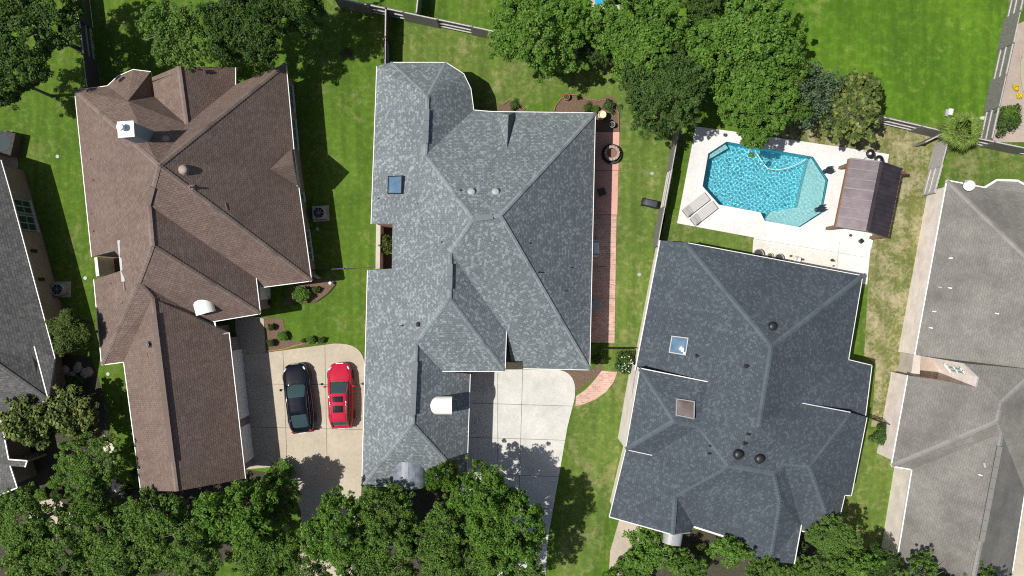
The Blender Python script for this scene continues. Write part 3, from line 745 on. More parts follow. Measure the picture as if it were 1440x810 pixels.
# ------------------------------------------------------------------ ground, paving, pool
POOL = [(1021,199),(1143.5,220.5),(1165,253),(1156,300),(1124.5,320),(1075,311),(1069,299),(1010,288),(987,262),(995,216)]
pool = pxs(POOL, 0)
g = sheet([(-400,-300),(400,-300),(400,300),(-400,300)], 0, [pool]); struct('ground', g, M['grass'])
def lawnsheet(name, poly, m, z=.004, holes=()): return struct(name, sheet(pxs(poly), z, holes), M[m])
lawnsheet('lawn', [(700,-200),(1400,-200),(1445,-30),(1398,190),(1270,168),(1100,130),(1000,110),(690,45)], 'grass_lush')
lawnsheet('lawn', [(566,20),(690,46),(1000,112),(960,190),(928,340),(890,530),(840,800),(780,820),(805,560),(835,530),(858,500),(866,180),(800,130),(700,165),(566,165)], 'grass_green')
lawnsheet('lawn', [(1060,190),(1100,135),(1330,184),(1310,268),(1255,600),(1225,600),(1232,512),(1215,500),(1225,335),(1249,217)], 'grass_dry')
lawnsheet('lawn', [(928,300),(990,310),(1062,330),(1062,372),(925,345)], 'grass_green')
lawnsheet('side_lawn', [(1335,190),(1460,215),(1460,300),(1320,300)], 'grass_green')
lawnsheet('side_lawn', [(1185,595),(1262,612),(1240,800),(1160,800)], 'grass_green')

def slab(name, poly, m, z=.05, holes=None):
    mb = MB()
    if holes:
        mb = sheet(pxs(poly), z, [pxs(h) for h in holes])
        pp = pxs(poly)
        for a, b_ in zip(pp, pp[1:]+pp[:1]): mb.face([(a[0],a[1],-.02),(b_[0],b_[1],-.02),(b_[0],b_[1],z),(a[0],a[1],z)])
    else: mb.prism(pxs(poly), -.02, z)
    return struct(name, mb, M[m])
def joints(lines, z=.054, wd=.025):
    mb = MB()
    for a, b_ in lines: mb.beam(P(*a, 0)+Vector((0,0,z)), P(*b_, 0)+Vector((0,0,z)), wd, .004)
    return struct('paving_joints', mb, M['joint'])
# driveway of the brown house
slab('driveway', rounded([(330,440),(371,448),(374,496),(470,483),(513,484),(514,560),(508,700),(500,840),(420,840),(424,720),(398,655),(345,660)], {4:34, 9:30, 8:20}, {4, 8}), 'concrete_tan')
joints([((345,497),(374,496)),((345,600),(510,604)),((457,484),(460,640)),((398,492),(404,655)),((371,540),(512,541))])
slab('driveway', rounded([(640,520),(812,519),(808,560),(798,600),(770,760),(765,860),(690,860),(690,760),(640,700)], {1:36}, {1}), 'concrete_pale')
joints([((640,566),(805,571)),((640,614),(796,619)),((640,665),(788,670)),((700,520),(700,760)),((735,520),(728,760)),((720,712),(782,716))])
slab('walkway', [(872,726),(905,732),(905,810),(856,810),(858,775)], 'concrete_tan', .05)
slab('walkway', [(-30,185),(18,184),(26,232),(24,240),(-30,240)], 'concrete_patio', .05)
slab('walkway', rounded([(40,708),(80,700),(108,722),(100,742),(40,745)], 8, {1,2}), 'concrete_tan', .05)
# red paving along the grey house
slab('patio', [(820,186),(871,186),(868,302),(820,302)], 'pink', .05)
slab('brick_path', [(820,302),(867,302),(864,482),(853,482),(820,482)], 'path_brick', .045)
slab('brick_path', [(868,523),(863,537),(852,551),(838,561),(822,568),(809,571),(810,557),(822,549),(832,539),(841,528),(846,521)], 'path_brick', .045)
joints([((838,302),(868,302)),((838,298),(851,298)),((839,375),(852,375)),((854,420),(866,420)),((854,470),(866,470)),((858,350),(858,378)),((854,398),(866,402)),((838,240),(870,240))], z=.052)
# flower beds
def bed(name, poly, m='mulch', z=.02): 
    mb = MB(); mb.prism(pxs(poly), -.02, z); return struct(name, mb, M[m])
bed('mulch_bed', rounded([(777,165),(786,141),(800,134),(832,142),(860,134),(871,150),(871,186),(820,186),(820,165)], 6, {1,2,3,4,5}))
bed('mulch_bed', rounded([(420,395),(476,392),(468,408),(446,424),(412,428),(396,430)], 8, {2,3,4}))
bed('mulch_bed', rounded([(371,446),(398,448),(400,462),(408,480),(440,478),(447,482),(398,491),(374,494)], 4, {2,3}))
bed('mulch_bed', rounded([(700,148),(722,140),(738,156),(738,170),(700,170)], 4, {1}))
bed('mulch_bed', rounded([(786,521),(830,521),(846,512),(846,524),(824,540),(810,551)], 5, {4}))
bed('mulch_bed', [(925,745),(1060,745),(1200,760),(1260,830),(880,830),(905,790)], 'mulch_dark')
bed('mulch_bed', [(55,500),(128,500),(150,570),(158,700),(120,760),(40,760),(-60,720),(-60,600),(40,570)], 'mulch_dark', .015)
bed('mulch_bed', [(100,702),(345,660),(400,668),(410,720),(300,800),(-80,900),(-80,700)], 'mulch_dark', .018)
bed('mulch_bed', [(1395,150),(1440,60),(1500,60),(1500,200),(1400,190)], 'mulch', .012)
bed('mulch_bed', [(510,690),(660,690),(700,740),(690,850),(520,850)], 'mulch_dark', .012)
bed('mulch_bed', [(476,75),(486,66),(497,72),(494,80),(482,82)], 'mulch_dark', .012)

# pool terrace
deck = [(978,178),(1060,189),(1250,217),(1225,335),(1219,400),(1058,380),(1060,334),(952,314)]
slab('pool_terrace', deck, 'deck', .06, [POOL])
slab('pool_terrace_strip', [(1059,337),(1110,347),(1180,358),(1178,384),(1057,372)], 'deck_cream', .064)
joints([((1060,336),(1218,362)),((1175,388),(1180,340))], z=.066, wd=.012)
slab('equipment_pad', [(1201,333),(1227,338),(1224,351),(1200,345)], 'deck', .10)
def scale_poly(poly, k):
    c = Vector((0,0)); 
    for p in poly: c += Vector(p)
    c /= len(poly); return [tuple(c+(Vector(p)-c)*k) for p in poly]
pt = thing('swimming_pool', 'turquoise angular swimming pool set in the white terrace', 'pool', P(1078,258))
M['plaster'] = plain('pool_plaster', (.17,.58,.68), .7, .12, scale=2)
M['plaster_pale'] = plain('pool_ledge_plaster', (.40,.64,.64), .7, .10, scale=3)
M['tile'] = plain('blue_tile', (.05,.16,.22), .3, .3, scale=14)
mb = MB(); mb.prism(pool, -1.75, -1.45); mb.f = mb.f[:2]; mb.m = mb.m[:2]
for a, b_ in zip(pool, pool[1:]+pool[:1]): mb.face([(a[0],a[1],-1.5),(b_[0],b_[1],-1.5),(b_[0],b_[1],-.3),(a[0],a[1],-.3)])
basin = mb.build('basin', M['plaster'], pt)
mb = MB()
for a, b_ in zip(pool, pool[1:]+pool[:1]): mb.face([(a[0],a[1],-.3),(b_[0],b_[1],-.3),(b_[0],b_[1],.058),(a[0],a[1],.058)])
tile = mb.build('tile_band', M['tile'], pt)
def ledge(poly, z): 
    mb = MB(); mb.prism(pxs(poly), -1.45, z); return mb.build('ledge', M['plaster_pale'], pt)
ledges = [ledge([(1140,223),(1143,221.5),(1163.5,253),(1155,299),(1124.5,319),(1076,310),(1086,297),(1124,291),(1130,262)], -.42),
          ledge([(1021,200),(996,217),(996.5,224),(1026,207)], -.5), ledge([(988.5,262.5),(1011,286.8),(1014,286.8),(990,259)], -.5)]
# rippled water surface, a real mesh
xs = [p[0] for p in pool]; ys = [p[1] for p in pool]; st = .026
gx = np.arange(min(xs)-.05, max(xs)+.05, st); gy = np.arange(min(ys)-.05, max(ys)+.05, st)
GX, GY = np.meshgrid(gx, gy); Z = np.zeros_like(GX)
rr = np.random.default_rng(3)
for k in range(90):
    wl = rr.uniform(.11, .33); th = rr.uniform(0, 2*np.pi); kk = 2*np.pi/wl
    Z += (wl**1.1)*.0042*np.sin(kk*(GX*np.cos(th)+GY*np.sin(th))+rr.uniform(0, 6.28))
Z = Z*.34-.10
def inside(px_, py_, poly):
    ins = np.zeros(px_.shape, bool); n = len(poly)
    for i in range(n):
        x1, y1 = poly[i-1]; x2, y2 = poly[i]
        c = ((y2 > py_) != (y1 > py_)) & (px_ < (x1-x2)*(py_-y2)/(y1-y2+1e-12)+x2); ins ^= c
    return ins
big = scale_poly(pool, 1.012)
cx_ = (GX[:-1,:-1]+GX[1:,1:])/2; cy_ = (GY[:-1,:-1]+GY[1:,1:])/2; ins = inside(cx_, cy_, big)
nx = len(gx); vs = np.stack([GX.ravel(), GY.ravel(), Z.ravel()], 1); fs = [(j*nx+i, j*nx+i+1, (j+1)*nx+i+1, (j+1)*nx+i) for j, i in np.argwhere(ins)]
m, t, b = nmat('pool_water'); b.inputs['Base Color'].default_value = (.80,.97,1,1); b.inputs['Roughness'].default_value = 0.0
b.inputs['Transmission Weight'].default_value = 1; b.inputs['IOR'].default_value = 1.333
mb = MB(); mb.v = [tuple(v) for v in vs]; mb.f = fs; mb.m = [0]*len(fs)
water = mb.build('water', m, pt, smooth=True)
try:
    sd.cycles.is_caustics_light = True
    water.cycles.is_caustics_caster = True
    for o in [basin, tile]+ledges: o.cycles.is_caustics_receiver = True
except Exception as ex: print('caustics', ex)
ring = scale_poly(pool, 1.075); inr = scale_poly(pool, .994)
mb = sheet(ring, .085, [inr])
for pl_ in (ring, inr):
    for a, b_ in zip(pl_, pl_[1:]+pl_[:1]): mb.face([(a[0],a[1],.03),(b_[0],b_[1],.03),(b_[0],b_[1],.085),(a[0],a[1],.085)])
mb.build('coping', M['deck'], pt)
# floating cleaner hose
hp = [(1063,214),(1072,228),(1080,237),(1090,239),(1105,237),(1118,232),(1128,227),(1134,223)]
mb = MB(); mb.tube([P(x, y, -.04) for x, y in hp], .022, 6)
tag(mb.build('pool_hose', M['white']), 'thin white cleaner hose curving across the pool water', 'hose')
# neighbours' pools at the photo's edges
def small_pool(label, poly, copz=.05):
    mb = MB(); mb.prism(pxs(poly), .01, .05); t_ = mb.build('swimming_pool', M['plaster_pale']); tag(t_, label, 'pool')
    pp = pxs(poly); m2 = MB()
    for a, b_ in zip(pp, pp[1:]+pp[:1]): m2.beam((a[0],a[1],.07), (b_[0],b_[1],.07), .3, .06)
    m2.build('coping', M['concrete_tan'], t_); return t_
M['pool_blue'] = plain('blue_water', (.03,.36,.52), .08, .2, scale=3, spec=.6)
t_ = small_pool('bright blue pool at the top edge between two green trees', [(820,-60),(905,-60),(912,-5),(905,12),(835,10)]); t_.data.materials[0] = M['pool_blue']
t_ = small_pool('pale round edged pool at the right edge beyond the fence', rounded([(1440,70),(1540,60),(1540,150),(1444,140),(1436,105)], 12, {0,3,4})); t_.data.materials[0] = plain('pale_cover', (.62,.68,.72), .4, .05)
slab('walkway', [(1418,40),(1440,30),(1540,40),(1540,200),(1395,200),(1420,90)], 'concrete_patio', .03)

slab('walkway', [(1436,700),(1620,700),(1620,1000),(1390,1000)], 'concrete_tan', .04)

bed('mulch_bed', [(140,362),(176,350),(182,384),(146,390)], 'mulch', .03)
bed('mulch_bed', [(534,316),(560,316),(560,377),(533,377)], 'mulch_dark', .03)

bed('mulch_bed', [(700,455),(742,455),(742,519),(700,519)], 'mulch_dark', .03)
# ------------------------------------------------------------------ trees and shrubs
def leaf_mesh(name, centres, radii, nper, size, mat, seed, updir=.5, aspect=.6, squash=.8):
    r = np.random.default_rng(seed); nc = len(centres)
    c = np.repeat(centres, nper, 0); rad = np.repeat(radii, nper)[:, None]
    d = r.normal(size=c.shape); d /= np.linalg.norm(d, axis=1)[:, None]
    rr = r.uniform(.25, 1, (len(c), 1))**.5
    p = c+d*rr*rad*np.array([1, 1, squash])
    nrm = d*.7+np.array([0, 0, updir])+r.normal(size=c.shape)*.45; nrm /= np.linalg.norm(nrm, axis=1)[:, None]
    t = np.cross(nrm, r.normal(size=c.shape)); t /= np.linalg.norm(t, axis=1)[:, None]; s = np.cross(nrm, t)
    L = (size*r.uniform(.65, 1.35, (len(c), 1))); Wd = L*aspect
    droop = -nrm*L*.18
    v = np.stack([p-t*L*.5, p+s*Wd*.5, p+t*L*.5+droop, p-s*Wd*.5], 1).reshape(-1, 3)
    n = len(p); f = np.arange(n*4).reshape(n, 4)
    me = bpy.data.meshes.new(name); me.vertices.add(n*4); me.vertices.foreach_set('co', v.ravel())
    me.loops.add(n*4); me.loops.foreach_set('vertex_index', f.ravel().astype(np.int32))
    me.polygons.add(n); me.polygons.foreach_set('loop_start', (np.arange(n)*4).astype(np.int32)); me.polygons.foreach_set('loop_total', np.full(n, 4, np.int32))
    me.update(calc_edges=True); me.materials.append(mat); return me
def crown_centres(R, Hh, n, seed, zc, lobes=7, hollow=.45, rough=.30):
    """clump centres on an uneven, lobed crown"""
    r = np.random.default_rng(seed); L = r.normal(size=(lobes, 3)); L[:, 2] = np.abs(L[:, 2])*.9-.15; L /= np.linalg.norm(L, axis=1)[:, None]
    amp = r.uniform(.5, 1.0, lobes); out = []; lim = []
    while len(out) < n:
        d = r.normal(size=3); d /= np.linalg.norm(d)
        if d[2] < -.35: continue
        k = .46+(rough+.06)*max(a*max(0, d@l)**9*1.45 for a, l in zip(amp, L)); k = min(k, 1.05)
        q = k*r.uniform(hollow, 1)**.45
        if r.random() < .14: q *= r.uniform(1.05, 1.25)
        out.append([d[0]*R*q, d[1]*R*q, zc+d[2]*Hh*q])
    return np.array(out)
def trunk_mb(h, R, zc, Hh, r0, seed, nl=7):
    r = random.Random(seed); mb = MB(); top = zc-Hh*.15
    px_, py_ = r.uniform(-.2, .2), r.uniform(-.2, .2)
    mb.tube([(0, 0, -.1), (0, 0, .15), (px_*.5, py_*.5, top*.5), (px_, py_, top)], [r0*1.5, r0*1.05, r0*.85, r0*.6], 9)
    for k in range(nl):
        a = 2*math.pi*k/nl+r.uniform(-.4, .4); L = R*r.uniform(.45, .72); z0 = top*r.uniform(.55, .98); zz = zc+Hh*r.uniform(0, .6)
        m_ = (math.cos(a)*L*.5, math.sin(a)*L*.5, z0+(zz-z0)*.65)
        e = (math.cos(a+.15)*L, math.sin(a+.15)*L, zz)
        mb.tube([(px_*.7, py_*.7, z0), m_, e], [r0*.5, r0*.3, r0*.08], 6)
        for q in range(2):
            b_ = a+r.choice((-1, 1))*r.uniform(.4, .8); LL = L*r.uniform(.7, 1)
            mb.tube([m_, (math.cos(b_)*LL, math.sin(b_)*LL, zz+r.uniform(-.3, .4))], [r0*.25, r0*.05], 5)
    return mb
def local_build(mb, name, mat, smooth=True):
    me = bpy.data.meshes.new(name); me.from_pydata([tuple(v) for v in mb.v], [], mb.f); me.materials.append(mat)
    if smooth: me.polygons.foreach_set('use_smooth', [True]*len(mb.f))
    me.update(); return me
PROTO = {}
def proto(key, R, h, nclump, nper, size, leaf, bark='bark', seed=1, cr=.5, lobes=7, rough=.30, aspect=.6, Hk=.36, hollow=.45, updir=.5, nl=7):
    Hh = h*Hk; zc = h-Hh; 
    cc = crown_centres(R-cr*.6, Hh-cr*.3, nclump, seed, zc, lobes, hollow, rough)
    rr = np.random.default_rng(seed+50).uniform(.5, 1.35, nclump)*cr*(1.15-.35*np.hypot(cc[:,0],cc[:,1])/R)
    PROTO[key] = (leaf_mesh(key+'_crown', cc, rr, nper, size, M[leaf], seed, updir, aspect), local_build(trunk_mb(h, R, zc, Hh, max(.05, h*.017), seed, nl), key+'_trunk', M[bark]), R, h)
for k in range(3): proto('oak%d' % k, 3.0, 8.0, 460, 76, .13, 'leaf_oak', 'bark_grey', seed=11+k, cr=.28, lobes=13, rough=.50, hollow=.55, nl=11)
for k in range(2): proto('lime%d' % k, 3.1, 7.5, 560, 70, .15, 'leaf_bright', seed=31+k, cr=.30, lobes=18, rough=.45, hollow=.65)
for k in range(2): proto('dark%d' % k, 3.0, 8.0, 560, 72, .13, 'leaf_dark', seed=41+k, cr=.29, lobes=18, rough=.48, hollow=.6)
for k in range(2): proto('young%d' % k, 1.5, 4.6, 130, 52, .13, 'leaf_bright', 'bark_grey', seed=51+k, cr=.23, lobes=8, rough=.55, nl=10)
proto('airy', 2.4, 7.0, 300, 50, .13, 'leaf_oak', 'bark_grey', seed=61, cr=.27, lobes=12, rough=.5, nl=10)
proto('magnolia', 1.9, 5.5, 190, 26, .26, 'leaf_magnolia', 'bark_grey', seed=71, cr=.28, lobes=12, rough=.52, nl=10)
proto('sparse', 1.9, 5.5, 170, 34, .12, 'leaf_grey', 'bark_grey', seed=81, cr=.30, lobes=11, rough=.5, nl=14)
proto('olive', 1.8, 6.0, 420, 80, .10, 'leaf_olive', seed=91, cr=.24, lobes=8, rough=.32, hollow=.75, Hk=.32)
proto('bush', .8, 1.2, 60, 70, .09, 'leaf_bright', seed=101, cr=.19, Hk=.5, lobes=5)
proto('bush_dark', .8, 1.2, 60, 70, .09, 'leaf_dark', seed=111, cr=.19, Hk=.5, lobes=5)
proto('bush_olive', .8, 1.2, 55, 50, .10, 'leaf_olive', seed=121, cr=.20, Hk=.5, lobes=5)
def tree(name, key, px, py, R, h, label, cat='tree', group=None, part=('crown', 'trunk'), loc=None, seed=None):
    cm, tm, R0, h0_ = PROTO[key]
    p = P(px, py, h*.72) if loc is None else Vector(loc); t_ = thing(name, label, cat, (p.x, p.y, 0), group)
    t_.rotation_euler = (0, 0, random.uniform(0, 6.28)); k = R/R0
    t_.scale = (k, k*random.uniform(.95, 1.05), h/h0_)
    a = bpy.data.objects.new(part[0], cm); C.objects.link(a); a.parent = t_
    b_ = bpy.data.objects.new(part[1], tm); C.objects.link(b_); b_.parent = t_
    return t_
G1 = 'street trees along the front yards'; G2 = 'trees behind the back fences'
TR_ = [
 ('oak_tree','dark0',34,26,3.5,10.0,'large dark green tree filling the top left corner',G2),
 ('oak_tree','dark1',0,105,2.3,8,'dark tree cut by the left edge above the paved slab',G2),
 ('shade_tree','airy',246,44,2.5,7.0,'light green airy tree standing over the back gable of the brown house',G2),
 ('shade_tree','dark1',338,34,2.7,8.5,'dark round tree behind the ridge of the brown house, right of the airy light one',G2),
 ('shade_tree','dark0',398,2,2.4,9.5,'dark tree cut by the top edge left of the back fence',G2),
 ('lime_tree','lime0',756,42,3.3,7.5,'rounded bright green tree touching the back fence at the fence line behind the grey house',G2),
 ('lime_tree','lime1',900,42,3.2,7.5,'bright leafy tree below the blue pool at the top edge',G2),
 ('shade_tree','dark1',938,122,3.0,7.5,'dark dense tree at the head of the fence between lawn and pool',G2),
 ('lime_tree','lime0',1055,68,3.6,8.0,'wide bright tree between the dark tree and the big lawn',G2),
 ('lime_tree','lime1',1068,145,2.7,7.0,'bright green tree overhanging the top edge of the turquoise pool',G2),
 ('lime_tree','lime1',1000,66,1.9,6.5,'small bright tree filling the gap left of the wide bright tree',G2),
 ('shade_tree','oak2',1112,150,1.7,5.8,'mid green tree between the pool edge tree and the thin greyish one',G2),
 ('lime_tree','oak1',1100,100,1.9,7.0,'mid green tree at the lawn side of the wide bright tree',G2),
 ('shade_tree','sparse',1145,128,2.1,6.0,'thin greyish tree with bare twigs beside the yellowish one',G2),
 ('magnolia_tree','magnolia',1206,150,2.25,5.5,'yellow green magnolia with large leaves at the start of the rail fence',G2),
 ('shade_tree','dark0',1000,-18,2.2,6.5,'dark tree cut by the top edge above the wide bright tree',G2),
 ('shade_tree','dark1',838,60,1.5,4.5,'small dark tree in the gap between the two rounded bright trees',G2),
 ('garden_tree','olive',105,468,1.85,6.0,'round olive green tree between the charcoal house and the brown roof',None),
 ('magnolia_tree','magnolia',38,598,1.9,5.2,'large leaved tree growing over the lower roof of the charcoal house',None),
 ('garden_tree','magnolia',98,585,1.8,4.4,'thin olive tree over dark soil right of the large leaved one',None),
 ('garden_tree','oak1',122,655,2.2,6.0,'green tree on the left of the white stone border',None),
 ('garden_tree','oak0',130,712,1.9,6.5,'green tree hiding the foot of the white stone border',None),
 ('street_tree','oak0',28,745,2.9,8.0,'tree in the bottom left corner beside the pale path',G1),
 ('street_tree','oak2',75,800,3.0,8.5,'tree cut by the bottom edge near the left corner',G1),
 ('street_tree','oak1',165,775,3.0,8.2,'tree at the bottom edge below the left corner of the brown roof',G1),
 ('street_tree','airy',215,735,2.4,7.5,'thin crowned tree under the tip of the brown garage roof',G1),
 ('street_tree','oak2',270,765,2.6,8.0,'tree below the middle of the brown garage end',G1),
 ('street_tree','lime1',330,725,2.7,8.0,'bright tree below the right corner of the brown garage roof',G1),
 ('street_tree','oak0',372,775,2.5,7.6,'tree at the bottom edge left of the driveway gap',G1),
 ('street_tree','oak1',385,697,1.7,5.6,'small tree at the rounded shrub bed beside the tan driveway',G1),
 ('street_tree','airy',432,812,1.7,7.0,'thin crowned tree cut by the bottom edge over the tan driveway gap',G1),
 ('street_tree','lime0',478,752,2.5,8.0,'bright tree just right of the tan driveway gap',G1),
 ('street_tree','oak2',540,730,2.2,7.6,'tree touching the bottom left corner of the grey roof',G1),
 ('street_tree','oak1',530,795,2.7,8.4,'tree cut by the bottom edge below the grey roof corner',G1),
 ('street_tree','lime1',622,670,1.15,7.0,'narrow tree reaching over the metal entry roof of the grey house',G1),
 ('street_tree','oak0',612,757,2.5,8.2,'tree below the metal entry roof of the grey house',G1),
 ('street_tree','oak1',640,800,2.3,8.0,'tree cut by the bottom edge between the two driveways, nearer the pale one',G1),
 ('street_tree','lime0',683,700,2.3,8.0,'bright tree at the left edge of the pale driveway',G1),
 ('street_tree','lime1',712,748,2.6,9.0,'bright tree covering the foot of the pale driveway',G1),
 ('street_tree','oak2',712,800,2.4,8.0,'tree cut by the bottom edge at the pale driveway',G1),
 ('young_tree','young0',912,778,2.0,5.2,'young tree beside the tan walk at the slate house',None),
 ('young_tree','young1',1026,772,1.5,4.8,'small bright tree against the front slope of the slate house',None),
 ('young_tree','young0',975,806,1.1,4.0,'smallest young tree at the bottom edge by the entry court',None),
 ('young_tree','oak0',1172,762,1.9,5.5,'dark young tree at the lower right corner of the slate roof',None),
 ('young_tree','young1',1207,795,1.7,5.0,'bright young tree at the bottom edge left of the brick wall',None),
 ('young_tree','young0',1120,812,1.3,4.2,'young tree cut by the bottom edge under the slate roof ridge',None),
 ('young_tree','oak1',1075,815,1.6,4.8,'green tree cut by the bottom edge right of the small bright tree',None),
 ('young_tree','dark1',1238,800,1.5,5.0,'dark tree at the bottom edge touching the brick wall of the taupe house',None),
 ('young_tree','oak2',1160,808,1.7,5.0,'green tree cut by the bottom edge below the dark young tree',None),
 ('young_tree','lime1',878,812,1.6,4.6,'bright tree cut by the bottom edge at the end of the narrow lawn',None),
 ('young_tree','young1',952,790,1.1,4.0,'slim bright tree in front of the metal porch roof of the slate house',None),
 ('young_tree','oak2',1305,822,1.8,7.5,'tree cut by the bottom edge over the taupe roof',None),
 ('young_tree','oak1',1375,835,1.8,8.0,'tree mostly below the photo casting shade on the taupe roof',None),
]
for nm, key, x, y, R, h, lab, gr in TR_:
    tree(nm, key, x, y, R, h, lab, 'tree', gr)
BU = [
 ('shrub','bush_olive',540,345,.95,1.7,'leafy shrub growing in the notch court of the grey roof','bush'),
 ('shrub','bush',423,413,.85,1.3,'square clipped green bush beside the brown house corner','bush'),
 ('shrub','bush_olive',444,408,.38,.7,'tiny olive plant in the mulch right of the clipped bush','bush'),
 ('shrub','bush',397,473,.50,.8,'small green shrub in the mulch left of the dark car','bush'),
 ('shrub','bush',437,478,.42,.7,'green shrub at the lawn side of the tan driveway','bush'),
 ('shrub','bush_dark',426,479,.25,.5,'small dark tuft between the two green shrubs by the driveway','bush'),
 ('shrub','bush_dark',452,479,.35,.6,'dark shrub right of the green one by the driveway','bush'),
 ('shrub','bush_olive',380,460,.35,.8,'yellowish plant along the walk of the brown house, upper one','bush'),
 ('shrub','bush_olive',380,482,.38,.8,'yellowish plant along the walk of the brown house, lower one','bush'),
 ('shrub','bush_dark',375,425,.50,.7,'dark shrub in the shade of the brown house corner','bush'),
 ('shrub','bush_dark',102,540,.85,1.5,'dark green shrub in the shade below the olive tree','bush'),
 ('shrub','bush',54,697,.65,1.0,'clipped green ball by the pale path at the left','bush'),
 ('shrub','bush',72,681,.60,1.0,'green bush behind the clipped ball','bush'),
 ('shrub','bush_dark',76,697,.60,1.0,'dark bush right of the clipped ball','bush'),
 ('shrub','bush_dark',38,690,.45,.9,'small dark bush left of the clipped ball','bush'),
 ('shrub','bush',398,662,1.15,1.3,'low rounded hedge bush at the bottom of the brown garage wall','bush'),
 ('shrub','bush_dark',826,151,.50,.8,'dark shrub left of the cream planter','bush'),
 ('shrub','bush',838,153,.40,.7,'green shrub behind the cream planter','bush'),
 ('shrub','bush_dark',857,147,.60,.9,'dark shrub at the corner of the back flower bed','bush'),
 ('shrub','bush_dark',722,147,.50,.6,'low plant in the bed at the notch of the grey roof','bush'),
 ('shrub','bush_dark',841,506,.62,1.6,'tall narrow hedge plant at the end of the shaded brick path','hedge'),
 ('shrub','bush_dark',1425,165,1.35,2.2,'dark shrub beside the fence corner at the right edge','bush'),
 ('shrub','bush',1422,158,.8,2.6,'green bush on top of the dark shrub at the right edge','bush'),
 ('shrub','bush_dark',1243,616,.92,1.3,'dense dark bush against the brick wall of the taupe house','bush'),
 ('shrub','bush_dark',1243,603,.6,1.0,'smaller dark bush at the foot of the leaning dark gate','bush'),
 ('shrub','bush_olive',985,775,.7,1.2,'reddish green shrub in the entry court of the slate house','bush'),
 ('shrub','bush_olive',1008,748,.35,1.0,'plant growing behind the brick rim of the entry court','bush'),
 ('shrub','bush_dark',1130,770,.6,1.0,'dark shrub under the corner of the slate roof','bush'),
 ('shrub','bush_dark',900,795,.8,1.2,'dark shrub below the tan walk of the slate house','bush'),
 ('shrub','bush_dark',180,690,.6,1.0,'dark shrub under the left eave of the brown garage','bush'),
 ('shrub','bush_dark',187,665,.5,1.1,'green shrub against the left wall of the brown garage','bush'),
 ('shrub','bush',188,626,.45,.9,'small shrub higher up the left wall of the brown garage','bush'),
 ('shrub','bush_dark',488,72,.30,.6,'small dark plant in the round bed of the back lawn','bush'),
]
for nm, key, x, y, R, h, lab, cat in BU:
    tree(nm, key, x, y, R, h, lab, cat, None, ('foliage', 'stem'))
# box hedge with white flowers
hd = thing('hedge', 'square clipped hedge dotted with white blossoms between lawn and slate house', 'hedge', P(878,509))
hx0, hy0 = P(864,524)[:2]; hx1, hy1 = P(891,493)[:2]
r = np.random.default_rng(5); n = 90
cc = np.stack([r.uniform(hx0+.15, hx1-.15, n), r.uniform(hy0+.15, hy1-.15, n), r.uniform(.3, .95, n)], 1)-np.array([*P(878,509)[:2], 0])
me = leaf_mesh('hedge_foliage', cc, np.full(n, .24), 75, .10, M['leaf_dark'], 9); o = bpy.data.objects.new('foliage', me); C.objects.link(o); o.parent = hd
mb = MB()
for k in range(26): q = cc[k*3]; mb.lathe([(0,-.03),(.045,0),(0,.03)], (q[0], q[1], 1.14+random.uniform(-.04,.04)), 6)
me = local_build(mb, 'blossom', M['white']); o = bpy.data.objects.new('blossom', me); C.objects.link(o); o.parent = hd
mb = MB()
for k in range(10): q = cc[k]; mb.tube([(q[0],q[1],0),(q[0],q[1],.8)], .02, 5)
o = bpy.data.objects.new('stem', local_build(mb, 'stem', M['bark'])); C.objects.link(o); o.parent = hd
# palm at the fence corner
pl = P(1352,184,2.6); pm = thing('palm_tree', 'fan palm with drooping yellowed lower fronds at the fence corner', 'palm tree', (pl.x, pl.y, 0))
mb = MB(); mb.tube([(0,0,-.1),(0,0,.3),(.05,.02,1.3),(.08,.05,2.5)], [.2,.16,.13,.15], 10)
o = bpy.data.objects.new('trunk', local_build(mb, 'trunk', M['bark'])); C.objects.link(o); o.parent = pm
rr = random.Random(4)
for k in range(34):
    a = k*2.399; el = 1.15-1.7*(k/34); L = rr.uniform(.6, .85); mb = MB()
    base = Vector((.08,.05,2.5)); d = Vector((math.cos(a)*math.cos(el), math.sin(a)*math.cos(el), math.sin(el)))
    hub = base+d*L; mb.tube([base, hub], [.02,.012], 4)
    side = d.cross(Vector((0,0,1))).normalized(); up = side.cross(d)
    for j in range(17):
        t_ = (j-8)/8*1.35; dd = (d*math.cos(t_)+side*math.sin(t_)).normalized(); ln = .72*(1-.25*abs(t_)/1.35)*rr.uniform(.85,1.1)
        w_ = dd.cross(up).normalized()*.035; tip = hub+dd*ln-Vector((0,0,.18)); mid = hub+dd*ln*.5+up*.02
        mb.face([hub, mid+w_, tip, mid-w_])
    old = k > 26
    o = bpy.data.objects.new('frond', local_build(mb, 'frond', M['leaf_yellow2' if False else ('leaf_palm' if not old else 'leaf_olive')], False)); C.objects.link(o); o.parent = pm
# yellow flower clumps by the neighbour's pool
for (x, y), lab in (((1430,123),'yellow flower clump nearest the fence, upper one'), ((1436,135),'yellow flower clump nearer the dark shrub')):
    p = P(x, y, .3); t_ = thing('flower_clump', lab+' on the right edge paving', 'flowers', (p.x, p.y, 0), 'yellow flowers beyond the right fence')
    r = np.random.default_rng(int(x)); cc = np.stack([r.uniform(-.16,.16,8), r.uniform(-.16,.16,8), r.uniform(.15,.3,8)], 1)
    o = bpy.data.objects.new('petals', leaf_mesh('petals', cc, np.full(8,.12), 60, .06, M['leaf_yellow'], 3)); C.objects.link(o); o.parent = t_
    mb = MB(); 
    for q in cc: mb.tube([(q[0]*.5,q[1]*.5,0),tuple(q)], .01, 4)
    o = bpy.data.objects.new('stem', local_build(mb, 'stem', M['leaf_dark'])); C.objects.link(o); o.parent = t_
